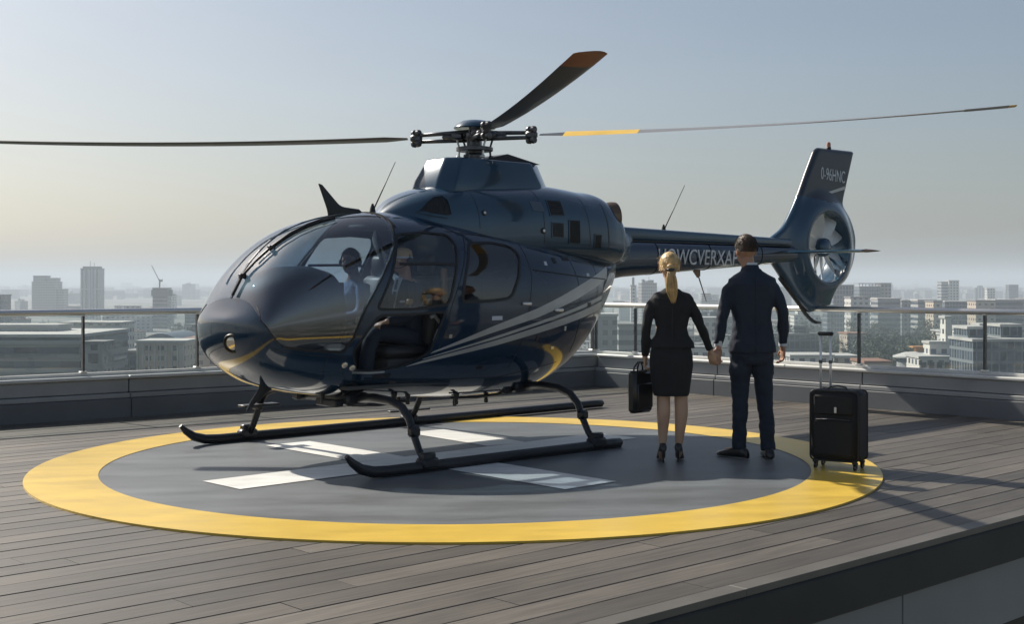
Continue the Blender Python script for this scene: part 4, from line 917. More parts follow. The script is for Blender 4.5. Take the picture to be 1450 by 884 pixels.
# --- left of the helicopter
b = px_building('office_tower', 'tall slim office tower with pale vertical stripes, left skyline', 114, 140, 381, 1500, FA[5], RF[3], 20, parts=[('crown', [(0, 0, 1.6, .82, .8, 3.0)], RF[0]), ('mast', [(-.12, 0, 6, .02, .02, 7), (.1, 0, 5, .02, .02, 5)], RF[3])]); take(112, 142, 600, 1500)
for sx in (-.30, .0, .30):
    k = MB(); k.box((sx*21.6, -.35-10, 29), (1.5, .7, 57)); k.build('stripe', RF[1], b)
b = px_building('apartment_tower', 'wide hazy tower with a stepped top left of the tall slim tower', 45, 79, 400, 1650, FA[0], RF[0], 24, extra=[(-.22, 0, None, .50, .8, 8), (.30, 0, None, .30, .8, 5), (.62, .1, 0, .26, .8, 34)]); take(42, 84, 900, 1660)
px_building('office_tower', 'dark slab tower at the very left edge of the skyline', -14, 3, 419, 900, FA[3], RF[3], 16); take(-16, 5, 500, 900)
b = px_building('unfinished_tower', 'unfinished concrete tower with a crane on its roof', 216, 237, 409, 1200, facade('raw_floors', (.22, .22, .22), (.035, .04, .045), 3, 3.6, .75, .62, True), RF[3], 14, parts=[('site_hoarding', [(0, 0, -4, 1.14, 1.14, 6)], RF[3])]); take(213, 240, 500, 1200)
cb = at(226, 409, 1207); r = empty('tower_crane', (cb.x, cb.y, cb.z)); tag(r, 'crane with a raised jib on top of the unfinished tower', 'crane')
k = MB(); k.tube([(0, 0, -2), (0, 0, 9)], .7, 4); k.build('mast', RF[2], r); k = MB(); k.tube([(0, 0, 7), (-7.5, 0, 22)], .35, 4); k.tube([(.8, 0, 7.2), (3, 0, 9)], .4, 4); k.build('jib', RF[2], r); k = MB(); k.box((1.6, 0, 7.5), (2.2, 1.5, 2)); k.build('cab', RF[0], r)
# big near office, curved banded front
D = 330
r = px_building('office_building', 'long grey office with horizontal window bands, lower left behind the glass railing', -60, 112, 478, D, FA[2], RF[1], 42, extra=[(.53, -.1, 0, .09, .7, 22)]); take(-70, 150, 250, 400)
for zz in range(7):
    k = MB(); k.box((0, -21.6, 28.0-zz*3.6), (33, .9, 1.2)); k.build('spandrel', RF[0] if zz % 2 else FA[2], r)
px_building('rooftop_pavilion', 'white framed penthouse with dark windows on the long grey office', -20, 80, 464, 350, mat('white_wall', (.55, .55, .53), .7), RF[1], 12, parts=[('window', [(-.02+.12*i, -.53, -1.9, .09, .03, 1.9) for i in range(-3, 4)], M['leather'])])
px_building('lift_tower', 'pale square block at the right end of the long grey office', 118, 146, 488, 325, FA[0], RF[0], 9, parts=[('window', [(0, -.51, -3.5, .5, .03, 2.2)], RF[3])])
px_building('office_building', 'low white flat roofed building beyond the penthouse', 84, 172, 459, 520, FA[4], RF[1], 18); take(80, 175, 400, 560)
px_building('service_block', 'small dark block with a pale overhanging roof beside the lift tower', 124, 150, 476, 380, FA[3], RF[0], 8, parts=[('canopy', [(0, -.1, 1.5, 1.3, 1.3, .8)], RF[1])])
b = px_building('apartment_block', 'beige apartment block with vertical piers below the helicopter nose', 193, 262, 486, 400, FA[1], RF[1], 16); take(185, 300, 300, 420)
for i in range(9): k = MB(); k.box((-7.2+1.8*i, -8.3, 12), (.45, .6, 24)); k.build('pier', RF[1], b)
b = px_building('apartment_block', 'second beige apartment block hidden partly by the helicopter nose', 262, 305, 482, 430, FA[1], RF[2], 14)
px_building('apartment_block', 'dark recessed block between beige apartments and the low wall', 176, 196, 500, 405, FA[3], RF[0], 14)
# hall with a low arched roof
hc = at(225, 474, 620); r = empty('sports_hall', (hc.x, hc.y+25, GZ)); tag(r, 'large hall with a low arched blue roof beyond the beige apartments', 'hall'); take(190, 262, 560, 700)
k = MB(); k.box((0, 0, 5), (27, 44, 10)); k.build('wall', FA[3], r); k = MB(); n = 16
k.prism([(-14.5+29*i/n, 10+8.5*(1-((i/n)*2-1)**2)) for i in range(n+1)]+[(14.5, 9.6), (-14.5, 9.6)], -23, 23); fixn(k.build('arched_roof', mat('hall_roof', (.07, .10, .14), .5), r, smooth=False))
# --- seen between the tail, the cabin and the couple
px_building('apartment_block', 'grey apartment block with dense balconies behind the tail of the cabin', 838, 874, 448, 420, FA[0], RF[1], 14); take(830, 930, 330, 470)
px_building('apartment_block', 'lower grey apartment block just left of the woman beyond the glass', 876, 928, 462, 450, FA[2], RF[0], 16)
px_building('church_tower', 'small white tower in the haze under the tail boom', 893, 901, 405, 1200, FA[4], RF[1], 6, parts=[('spire', [(0, 0, 4, .4, .4, 8)], RF[0])]); take(890, 905, 500, 1200)
px_building('apartment_block', 'pale block between the couple beyond the glass', 990, 1030, 452, 600, FA[0], RF[1], 16)
# --- right of the man
b = px_building('office_tower', 'dark glass tower just right of the tail fin', 1180, 1209, 405, 950, FA[3], RF[3], 18, extra=[(-.62, 0, 0, .3, .8, 26)]); take(1170, 1212, 500, 960)
b = px_building('office_tower', 'wide glass slab tower with a roof frame, right of the dark tower', 1217, 1246, 407, 1150, FA[3], RF[0], 20, parts=[('roof_frame', [(0, 0, 3.4, 1.05, .9, .8)]+[(-.48+.16*i, -.4, 1.8, .02, .05, 3) for i in range(7)], RF[0])]); take(1214, 1263, 600, 1180)
px_building('office_tower', 'blue grey tower joined to the wide glass slab tower', 1247, 1262, 402, 1160, FA[0], RF[0], 18)
px_building('office_block', 'narrow cream block in front of the glass slab tower', 1233, 1241, 423, 900, FA[4], RF[1], 8)
px_building('apartment_tower', 'cream twin tower on the right skyline', 1344, 1358, 398, 1500, FA[4], RF[1], 14); px_building('apartment_tower', 'grey striped tower joined to the cream twin tower', 1333, 1344, 400, 1505, FA[2], RF[0], 14); take(1328, 1362, 700, 1520)
px_building('office_block', 'dim square tower near the right edge of the skyline', 1429, 1442, 404, 1900, FA[3], RF[0], 14)
px_building('office_block', 'small white tower over the roofs right of the cream twin tower', 1398, 1409, 409, 1700, FA[4], RF[1], 10)
for i, (a_, b_, y_, D_, f_) in enumerate(((1205, 1232, 422, 800, 4), (1243, 1275, 424, 850, 2), (1277, 1300, 427, 900, 0), (1300, 1326, 426, 860, 2), (1322, 1334, 428, 780, 1), (1338, 1380, 428, 900, 3), (1382, 1410, 427, 820, 1), (1410, 1450, 426, 840, 2), (1452, 1490, 424, 860, 0))):
    px_building('city_block', ['white mid-rise just above the rail by the dark tower', 'banded mid-rise above the rail below the slab tower', 'grey mid-rise right of the banded block above the rail', 'banded grey block left of the small cream one', 'narrow cream block directly above the rail', 'dark glass row below the cream twin tower', 'cream mid-rise above the rail towards the right edge', 'long banded block above the rail at the right edge', 'grey block cut by the right edge of the view'][i], a_, b_, y_, D_, FA[f_], RF[1 if i % 2 else 0], 16)
take(1200, 1460, 700, 920)
# white terraces and office at the lower right
b = px_building('terrace_house', 'white stepped building with terraces behind the low wall, right of the suitcase', 1302, 1362, 508, 420, FA[4], RF[1], 14, extra=[(.2, .3, None, .55, .5, 4.5), (.40, .3, None, .16, .4, 13)]); take(1270, 1490, 330, 640)
for i in range(5): k = MB(); k.box((-5.6+2.6*i, -7.15, 16.2), (1.7, .2, 2.0)); k.build('window', M['leather'], b)
b = px_building('office_building', 'blue grey office building with a pale roof at the right edge behind the glass', 1378, 1480, 484, 370, FA[3], RF[1], 20, extra=[(-.34, .1, None, .26, .6, 3.4), (.2, .2, None, .3, .5, 4)])
px_building('office_building', 'white roofed building with rooftop boxes behind the blue grey office', 1352, 1420, 477, 480, FA[4], RF[1], 20, extra=[(-.3, 0, None, .2, .4, 2.5), (.25, 0, None, .2, .4, 4)])
hc = at(1300, 496, 470); r = empty('pavilion', (hc.x, hc.y, GZ)); tag(r, 'round pale roofed pavilion with an orange canopy among the trees', 'pavilion')
k = MB(); k.lathe([(7.6, 0), (7.6, 15.8)], (0, 0, 0), 24); k.build('wall', FA[2], r, angle=40); k = MB(); k.lathe([(9, 15.8), (9, 16.3), (5, 17.6), (.1, 18)], (0, 0, 0), 28); k.build('roof', RF[1], r, angle=40)
k = MB(); k.box((1.2, 1, 19.6), (7, 5, .5)); k.box((1.2, 1, 18.6), (4, 3, 2)); k.build('canopy', mat('orange_canopy', (.48, .24, .08), .7), r)
for i, (a_, b_, y_, D_) in enumerate(((1200, 1226, 474, 620), (1332, 1368, 470, 700), (1120, 1180, 506, 430), (1182, 1216, 507, 440), (1225, 1262, 515, 400))):
    px_building('low_building', ['low building with a tan roof among the trees right of the tail bumper', 'low white roofed building beyond the pavilion', 'low building with a pale roof seen right of the hand of the man', 'low white roof just behind the suitcase handle', 'low dark roofed building between the suitcase and the pavilion'][i], a_, b_, y_, D_, FA[1] if i != 2 else FA[4], RF[2] if i in (0, 4) else RF[1], 16)
take(1110, 1300, 380, 470)

# --- the rest of the city: individual blocks, copied
def proto(i, w, d, h, kind, f, rf):
    mb = MB(); mb.cur = 0
    if kind == 0: bl = [(0, 0, 0, w, d, h)]
    elif kind == 1: bl = [(0, 0, 0, w, d, h), (w*.1, 0, h+.7, w*.35, d*.5, 4)]
    elif kind == 2: bl = [(0, 0, 0, w, d, h*.75), (-w*.2, 0, h*.75, w*.55, d*.9, h*.25)]
    elif kind == 3: bl = [(0, 0, 0, w, d*.4, h), (-w*.35, d*.4, 0, w*.3, d*.8, h*.9), (0, 0, h+.7, w*.15, d*.2, 3)]
    else: bl = [(0, 0, 0, w, d, h), (-w*.3, 0, h+.7, 3, 3, 3), (w*.25, 0, h+.7, 5, 4, 2.2)]
    for x, y, z0, ww, dd, hh in bl: bblock(mb, x, y, z0, ww, dd, hh)
    top_ = max(b_[2]+b_[5] for b_ in bl if b_[3] > 8); rq = random.Random(i*7+3)
    for _ in range(rq.randint(4, 8)):
        zz = h*.75 if kind == 2 else h; mb.cur = rq.choice((0, 1)); bx = rq.uniform(-.42, .1 if kind != 2 else .0)*w; bx = -bx if kind == 2 else bx*rq.choice((1, -1))
        mb.box((bx, rq.uniform(-.12, .12)*d, zz+.7+.9), (rq.uniform(1.2, 4.5), rq.uniform(1.5, 4), rq.uniform(1.6, 3.6)))
    mb.cur = 0
    for _ in range(2): mb.box((rq.uniform(-.3, .3)*w, 0, (h*.75 if kind == 2 else h)+4), (.25, .25, 6))
    o = mb.build('city_building', [f, rf]); return o
rp = random.Random(21); protos = []
for i in range(14):
    hi = i >= 9
    protos.append(proto(i, rp.uniform(14, 36), rp.uniform(12, 20), rp.uniform(26, 44) if hi else rp.uniform(9, 21), i % 5, FA[[0, 1, 2, 4, 3, 0, 4, 1, 2, 0, 3, 5, 2, 4][i]], RF[[0, 1, 2, 1, 0, 1, 0, 2, 1, 0, 3, 0, 1, 0][i]]))
rc = random.Random(77); used = [False]*14; spots = []
def clash(x, D, w):
    p = 725+x/D*1807; hw = w*.6/D*1807
    for a, b_, d0, d1 in TAKEN:
        if d0 < D < d1+30 and p+hw > a and p-hw < b_: return True
        if D <= d0 and False: return True
    return False
RING = [(440, 700, 30, 64), (700, 1150, 38, 100), (1150, 2000, 70, 70), (2000, 3600, 120, 60)]
SECT = [(-.61, -.20, 'left of the helicopter', 'city blocks beyond the left railing'), (-.20, .21, 'behind the helicopter', 'city blocks behind the helicopter'), (.21, .61, 'right of the couple', 'city blocks beyond the right railing')]
placed = []
LOOK = ['plain grey block', 'cream block with a roof box', 'banded grey stepped block', 'white block with a side wing', 'glassy block with roof boxes', 'plain pale block', 'low white block with a roof box', 'cream stepped block', 'banded block with a side wing', 'grey tower with roof boxes', 'plain glassy tower', 'striped tower with a roof box', 'banded stepped tower', 'white tower with a side wing']
def park(x, D): # tree filled area on the right, in the middle distance
    s_ = x/D; return .215 < s_ < .37 and 470 < D < 860
for d0, d1, gap, nn in RING:
    c_ = 0; tries = 0
    while c_ < nn and tries < 4000:
        tries += 1; D = d0+(d1-d0)*rc.random()**.8; s_ = rc.uniform(-.60, .60); x = s_*D
        if park(x, D) or (d0 < 600 and -.18 < s_ < .05) or (-.22 < s_ < .04 and D < 2000 and rc.random() < .7): tries += 0; continue
        if any((x-q[0])**2+(D-q[1])**2 < gap**2 for q in placed): continue
        if clash(x, D, 30): continue
        i = rc.randrange(9) if (D < 1150 or rc.random() < .78) else rc.randrange(9, 14)
        placed.append((x, D)); o = protos[i]
        if used[i]: o = protos[i].copy(); COL.objects.link(o)
        used[i] = True; f = 1 if D < 2000 else 1.25
        o.location = (x, D, GZ); o.rotation_euler = (0, 0, rc.choice((0, .3, -.4, .7, 1.2, 1.57, -.9))+rc.uniform(-.1, .1)); o.scale = (rc.uniform(.6, 1.2)*f, rc.uniform(.7, 1.2)*f, rc.uniform(.55, 1.15))
        lab = [q for q in SECT if q[0] <= s_ <= q[1]][0]; tag(o, LOOK[i]+' '+('nearest the roof' if D < 700 else 'at middle distance' if D < 1150 else 'far off' if D < 2000 else 'lost in haze')+', '+lab[2], 'building', lab[3]); c_ += 1
for i in range(14):
    if not used[i]: bpy.data.objects.remove(protos[i])
# farther than that the city is one mass
k = MB(); rf_ = random.Random(5)
for i in range(1900):
    D = rf_.uniform(3300, 9500); s_ = rf_.uniform(-.65, .65); w = rf_.uniform(18, 60); h = rf_.uniform(9, 26) if rf_.random() < .965 else rf_.uniform(24, 44)
    k.box((s_*D, D, GZ+h/2), (w, 22, h), rf_.uniform(-.5, .5))
tag(k.build('far_city', FA[0]), 'mass of tiny buildings fading into the haze at the horizon', 'far city', kind='stuff')

# --- trees
leafm = []
for i, c_ in enumerate(((.034, .056, .026), (.026, .046, .024), (.050, .064, .030))): leafm.append(mat('foliage_%s' % ['green', 'dark', 'olive'][i], c_, .7, var=.5, vscale=.5))
bark = mat('bark', (.08, .06, .045), .9)
def tree_proto(seed, h, wd_, m):
    rt = random.Random(seed); r = empty('tree', (0, 0, 0)); k = MB()
    k.tube([(0, 0, 0), (.1, 0, h*.3), (0, .1, h*.62)], [.32, .24, .10], 7)
    for j in range(4): a = rt.uniform(0, 6.3); k.tube([(0, 0, h*(.3+.06*j)), (math.cos(a)*wd_*.3, math.sin(a)*wd_*.3, h*(.55+.07*j))], [.12, .04], 5)
    k.build('trunk', bark, r, smooth=True); k = MB(); cl = []
    for j in range(16):
        a = rt.uniform(0, 6.3); q = rt.random()**.6; z = rt.uniform(.32, .95); lim = math.sin(math.pi*min(1, max(.05, (z-.15)/.9)))**.6
        cl.append((Vector((math.cos(a)*wd_*.5*q*lim, math.sin(a)*wd_*.5*q*lim, h*z)), rt.uniform(.13, .24)*wd_))
    for c0, rad in cl:
        for _ in range(46):
            d = Vector((rt.gauss(0, 1), rt.gauss(0, 1), rt.gauss(0, 1))).normalized(); p = c0+d*rad*rt.uniform(.55, 1.05); s_ = rt.uniform(.28, .55)
            t1 = Vector((rt.gauss(0, 1), rt.gauss(0, 1), rt.gauss(0, .7))).normalized()*s_; t2 = d.cross(t1).normalized()*s_*.8
            k.add([p-t1, p-t2*.6, p+t1, p+t2], [(0, 1, 2, 3)])
    k.build('crown', m, r); return r
tp = [tree_proto(i+1, h, w_, leafm[i % 3]) for i, (h, w_) in enumerate(((13, 10), (10, 9), (16, 11), (9, 6), (12, 12)))]
tu = [False]*5
def put_tree(x, D, sc_, label, group):
    i = rc.randrange(5); o = tp[i]
    if tu[i]:
        o = tp[i].copy(); COL.objects.link(o)
        for ch in [c for c in tp[i].children]: q = ch.copy(); COL.objects.link(q); q.parent = o
    tu[i] = True; o.location = (x, D, GZ); o.rotation_euler = (0, 0, rc.uniform(0, 6)); o.scale = (sc_, sc_, sc_*rc.uniform(.85, 1.15)); tag(o, label, 'tree', group)
tc_ = 0; tr_pl = []
while tc_ < 215:
    D = rc.uniform(480, 860); s_ = rc.uniform(.195, .355); x = s_*D; p = 725+s_*1807
    if any((x-q[0])**2+(D-q[1])**2 < 49 for q in tr_pl) : continue
    if noise.noise(Vector((x*.02, D*.02, 4))) < -.12: continue
    if clash(x, D, 8) and rc.random() < .7: continue
    tr_pl.append((x, D)); put_tree(x, D, rc.uniform(.9, 1.35), 'leafy green tree in the '+('front' if D < 590 else 'middle' if D < 690 else 'far part')+' of the wooded area beyond the right railing', 'trees beyond the right railing'); tc_ += 1
for _ in range(190):
    D = rc.uniform(420, 1300); s_ = rc.uniform(-.43, .42); x = s_*D
    if clash(x, D, 8) or any((x-q[0])**2+(D-q[1])**2 < 300 for q in placed): continue
    lft = s_ < 0; put_tree(x, D, rc.uniform(.9, 1.3), 'distant street tree between the buildings left of the couple' if s_ < .13 else 'distant street tree between buildings at the right', 'street trees in the left part of the city' if s_ < .13 else 'street trees in the right part of the city')

# --- haze over the whole city
hm = bpy.data.materials.new('haze_air'); hm.use_nodes = True; t = hm.node_tree; t.nodes.clear(); o = t.nodes.new('ShaderNodeOutputMaterial'); pv = t.nodes.new('ShaderNodeVolumePrincipled')
pv.inputs['Color'].default_value = (.67, .76, .85, 1); pv.inputs['Density'].default_value = HAZE; pv.inputs['Anisotropy'].default_value = .12; t.links.new(pv.outputs[0], o.inputs['Volume'])
k = MB(); k.box((0, 5200, (GZ-1.5+72)/2), (34000, 26000, 72-(GZ-1.5))); tag(k.build('haze', hm), kind='stuff')
# ================================================================ PEOPLE (local: x right, y the way they face, z up)
def ring(cx, cy, z, rx, ry, n=24, e=1.0, tilt=0, shy=0):
    out = []
    for j in range(n):
        a = 2*math.pi*j/n; c_, s_ = math.cos(a), math.sin(a)
        out.append(Vector((cx+rx*math.copysign(abs(c_)**e, c_), cy+ry*math.copysign(abs(s_)**e, s_), z+tilt*c_+shy*s_)))
    return out
def lerp(P, r, k=6):
    """smooth a joint chain"""
    P = [Vector(p) for p in P]; out = []; rr = []
    n = len(P)
    for i in range(n-1):
        p0, p1, p2, p3 = P[max(i-1, 0)], P[i], P[i+1], P[min(i+2, n-1)]
        for j in range(k):
            t = j/k; out.append(.5*((2*p1)+(p2-p0)*t+(2*p0-5*p1+4*p2-p3)*t*t+(3*p1-p0-3*p2+p3)*t**3)); rr.append(r[i]+(r[i+1]-r[i])*t)
    out.append(P[-1]); rr.append(r[-1]); return out, rr
def limb(mb, P, r, n=14, k=6, flat=1.0):
    a, b = lerp(P, r, k); mb.tube(a, b, n, flat=flat)
def hand(mb, w, d, nrm, thumb, curl=.6, s=1.0):
    """w wrist, d finger direction, nrm direction the palm looks, thumb direction the thumb sits"""
    w, d, nrm, th = Vector(w), Vector(d).normalized(), Vector(nrm).normalized(), Vector(thumb).normalized()
    Mx = Matrix((th, nrm, d)).transposed()
    mb.ell(w+d*.045*s, (.042*s, .016*s, .058*s), 14, 10, Mx); mb.tube([w-d*.05*s, w+d*.02*s], [.025*s, .026*s], 10)
    for i, (o, ln) in enumerate(((.031, .070), (.011, .080), (-.009, .074), (-.028, .058))):
        b = w+d*.085*s+th*o*s; c1 = curl*(.8+.12*i); p1 = b+(d*math.cos(c1*.5)+nrm*math.sin(c1*.5))*ln*.45*s; p2 = p1+(d*math.cos(c1*1.4)+nrm*math.sin(c1*1.4))*ln*.33*s; p3 = p2+(d*math.cos(c1*2.1)+nrm*math.sin(c1*2.1))*ln*.26*s
        mb.tube([b-d*.03*s, b, p1, p2, p3], [.0095*s, .0095*s, .0088*s, .0080*s, .0068*s], 8)
    b = w+d*.025*s+th*.034*s; p1 = b+(th*.75+d*.65+nrm*.25).normalized()*.034*s; p2 = p1+(d*.9+nrm*.35+th*.15).normalized()*.030*s
    mb.tube([b-th*.02*s, b, p1, p2], [.013*s, .012*s, .0105*s, .0085*s], 8)
def head(mb, c, s=1.0, yaw=0, female=False):
    c = Vector(c); Rz = Matrix.Rotation(yaw, 3, 'Z')
    def e(o, r): mb.ell(c+Rz @ Vector(o)*s, [q*s for q in r], 16, 12, Rz)
    e((0, -.008, .022), (.074, .094, .092)); e((0, .020, -.035), (.058, .068, .078)); e((0, .056, -.076), (.026, .024, .026))
    e((0, .086, -.018), (.012, .020, .024)); e((0, .094, -.030), (.014, .013, .011)); e((0, .082, -.056), (.022, .010, .006)); e((0, .081, -.064), (.019, .010, .006))
    e((.03, .070, .012), (.022, .014, .010)); e((-.03, .070, .012), (.022, .014, .010)); e((.033, .060, -.028), (.022, .020, .022)); e((-.033, .060, -.028), (.022, .020, .022))
    for s_ in (1, -1): e((.076*s_, -.008, -.012), (.010, .019, .030)); e((.072*s_, -.002, -.032), (.008, .010, .012))
def eyes(c, yaw, parent, s=1.0):
    Rz = Matrix.Rotation(yaw, 3, 'Z')
    for s_ in (1, -1):
        k = MB(); k.ell(Vector(c)+Rz @ Vector((.030*s_, .070, -.004))*s, (.012*s, .010*s, .007*s), 12, 8, Rz); k.build('eye', M['shirt'], parent, smooth=True)
        k = MB(); k.ell(Vector(c)+Rz @ Vector((.030*s_, .0785, -.004))*s, (.005*s, .003*s, .005*s), 10, 6, Rz); k.build('iris', M['brown'], parent, smooth=True)
def shoe(mb, a, yaw, heel=0, s=1.0):
    """a: ankle point on the ground plane"""
    a = Vector(a); Rz = Matrix.Rotation(yaw, 3, 'Z'); rr = []
    for y_, w_, h_, z0 in ((-.085, .018, .03, 0), (-.075, .034, .07, 0), (-.03, .038, .095, 0), (.03, .038, .090, 0), (.09, .044, .062, 0), (.15, .044, .045, 0), (.19, .032, .036, 0), (.205, .014, .026, .002)):
        z_ = heel*max(0, min(1, (.10-y_)/.12)); rr.append([a+Rz @ Vector((w_*s*math.cos(t), y_*s, z_+z0+.004+h_*s*.5+h_*s*.5*math.copysign(abs(math.sin(t))**.7, math.sin(t)))) for t in (2*math.pi*j/16 for j in range(16))])
    mb.rings(rr)
    if heel: mb.tube([a+Rz @ Vector((0, -.062*s, heel+.03)), a+Rz @ Vector((0, -.066*s, heel*.4)), a+Rz @ Vector((0, -.064*s, 0.0))], [.022*s, .009*s, .007*s], 8)

# ---------------- man
man = empty('person', (1.965, 10.46, .010), R(4)); tag(man, 'man in a dark navy suit seen from behind holding the hand of the woman', 'person')
k = MB()
HM = (-.045, .02, 1.705)
k.rings([ring(-.005, 0, z, rx, ry) for z, rx, ry in ((.86, .15, .10), (.96, .165, .11), (1.08, .145, .10), (1.25, .17, .11), (1.40, .175, .11), (1.48, .12, .085), (1.52, .07, .07))])
limb(k, [(-.01, -.01, 1.46), (-.025, 0, 1.55), (-.04, .01, 1.64)], [.062, .056, .058]); head(k, HM, 1.06, R(14))
AL = [(-.150, 0, 1.420), (-.235, -.02, 1.18), (-.288, -.045, .945)]; AR = [(.150, 0, 1.420), (.245, -.01, 1.18), (.268, .03, .945)]
for A in (AL, AR): limb(k, A, [.036, .036, .028])
hand(k, (-.292, -.055, .905), (-.16, -.22, -1), (.3, -1, 0), (-.9, -.3, 0), .85); hand(k, (.270, .035, .905), (.02, .06, -1), (-1, .1, 0), (-.1, 1, 0), .85)
LL = [(-.085, 0, .90), (-.085, .02, .50), (-.105, .0, .10)]; LR = [(.085, 0, .90), (.105, .02, .50), (.128, -.05, .10)]
for A in (LL, LR): limb(k, A, [.085, .055, .040])
for A, y_ in ((LL, R(42)), (LR, R(-6))): k.ell(Vector(A[2])+Matrix.Rotation(y_, 3, 'Z') @ Vector((0, .05, -.05)), (.035, .10, .035), 12, 8, Matrix.Rotation(y_, 3, 'Z'))
body_m = organic('body', k, M['skin'], man, .0052, 3); eyes(HM, R(14), man, 1.06)
# jacket
k = MB()
k.rings([ring(.0, cy, z, rx, ry, 28, .88) for z, cy, rx, ry in ((.862, -.012, .200, .125), (.93, -.012, .198, .128), (1.02, -.005, .172, .115), (1.12, 0, .160, .106), (1.22, 0, .172, .112), (1.33, 0, .192, .120), (1.42, 0, .206, .116), (1.472, 0, .196, .100), (1.505, -.002, .135, .085), (1.535, -.004, .085, .070), (1.555, -.004, .072, .062))])
for A, e_ in ((AL, -1), (AR, 1)):
    limb(k, [(A[0][0]-.010*e_, 0, 1.435), (A[0][0]+.043*e_, 0, 1.37), (A[1][0]+.008*e_, A[1][1]-.01, A[1][2]), (A[2][0], A[2][1], A[2][2]-.01)], [.040, .054, .048, .038], 16)
jm = organic('jacket', k, M['navy_cloth'], man, .0085, 3)
def cloth_folds(o, amp, sx, sz, seed, zc=None):
    for v_ in o.data.vertices:
        p = v_.co; n_ = noise.noise(Vector((p.x*sx+seed, p.y*sx, p.z*sz))) + .5*noise.noise(Vector((p.x*sx*2.3, p.y*sx*2.3+seed, p.z*sz*2.1))); v_.co = p + v_.normal*amp*n_
    o.data.update()
cloth_folds(jm, .010, 9, 8, 2.2)
k = MB(); k.tube([(.0, -.1205, 1.50), (.0, -.129, 1.30), (0, -.122, 1.12), (0, -.139, .96), (0, -.139, .865)], [.0028]*5, 6); k.build('back_seam', M['black_cloth'], jm, smooth=True)
k = MB(); k.rings([ring(-.012, -.002, z, rx, ry, 24, 1) for z, rx, ry in ((1.535, .082, .074), (1.565, .070, .066), (1.583, .064, .062))]); k.build('jacket_collar', M['navy_cloth'], jm, angle=50)
k = MB(); k.rings([ring(-.016, 0, z, rx, ry, 24, 1) for z, rx, ry in ((1.54, .064, .060), (1.585, .062, .060), (1.602, .060, .058))]); k.build('shirt_collar', M['shirt'], man, angle=50)
for A in (AL, AR): d_ = Vector((A[2][0], A[2][1], A[2][2])); k = MB(); k.tube([d_+Vector((0, 0, .02)), d_+Vector((.0, .004, -.028))], [.036, .034], 16); k.build('shirt_cuff', M['shirt'], man, angle=50)
# trousers
k = MB(); k.rings([ring(0, -.005, z, rx, ry, 24, .9) for z, rx, ry in ((.77, .13, .105), (.84, .178, .118), (.92, .178, .118), (1.00, .165, .108))])
limb(k, [(-.088, -.002, .86), (-.092, .01, .70), (-.092, .02, .50), (-.100, .0, .28), (-.104, .0, .075)], [.094, .088, .068, .060, .058], 18)
limb(k, [(.088, -.002, .86), (.098, .01, .70), (.106, .02, .50), (.118, -.02, .28), (.127, -.045, .070)], [.094, .088, .068, .060, .058], 18)
tr = organic('trousers', k, M['navy_cloth'], man, .008, 3); cloth_folds(tr, .011, 8, 12, 5.1)
for A, y_ in ((LL, R(42)), (LR, R(-5))): k = MB(); shoe(k, (A[2][0], A[2][1], 0), y_, 0, 1.04); k.build('shoe', M['leather'], man, angle=60)
# hair: many short strands over a cap
def hair_cap(name, c, r, m, parent, zmin, seed, s, front=.3, strands=900, ln=.022, yaw=0):
    rh = random.Random(seed); k = MB(); c = Vector(c); Rz = Matrix.Rotation(yaw, 3, 'Z'); V = []
    n, q = 28, 16; rows = []
    for i in range(q+1):
        a = math.pi*i/q*.74
        row = []
        for j in range(n):
            b = 2*math.pi*j/n; d = Vector((math.sin(a)*math.cos(b), math.sin(a)*math.sin(b), math.cos(a)))
            lim = 1.0
            fy = d.y
            zc = max(d.z, zmin+front*max(0, fy)*1.8+.20*abs(d.x)*(1 if fy > -.2 else .3)); 
            dd = Vector((d.x, d.y, zc)); 
            if zc != d.z: hh = math.hypot(d.x, d.y); k_ = math.sqrt(max(0, 1-min(zc, .98)**2))/max(hh, 1e-3); dd = Vector((d.x*k_, d.y*k_, zc))
            w_ = 1+.03*noise.noise(d*6+Vector((seed, 0, 0))); row.append(c+Rz @ Vector((dd.x*r[0]*w_, dd.y*r[1]*w_, dd.z*r[2]*w_)))
        rows.append(row)
    k.rings(rows[::-1])
    for _ in range(strands):
        z = rh.uniform(zmin+.1, 1); b = rh.uniform(0, 6.283); h_ = math.sqrt(1-z*z); d = Vector((h_*math.cos(b), h_*math.sin(b), z))
        if d.y > 0 and z < zmin+front*d.y*1.8+.2*abs(d.x): continue
        p = c+Rz @ Vector((d.x*r[0], d.y*r[1], d.z*r[2])); dn = Vector((d.x*.45+rh.gauss(0, .15), d.y*.45+rh.gauss(0, .18), -.9+rh.gauss(0, .15))).normalized(); t = d.cross(dn).normalized()*.0022
        L0 = ln*rh.uniform(.6, 1.3); nn = d
        k.add([p-t, p+t, p+dn*L0*.6+nn*.006+t*.7, p+dn*L0+nn*.004, p+dn*L0*.6+nn*.006-t*.7], [(0, 1, 2, 3, 4)])
    o = k.build(name, m, parent, smooth=True); return o
hair_cap('hair', Vector(HM)+Vector((0, -.006, .028)), (.086, .105, .106), M['brown'], man, -.42, 3, 1, .62, 1700, .012, R(14))

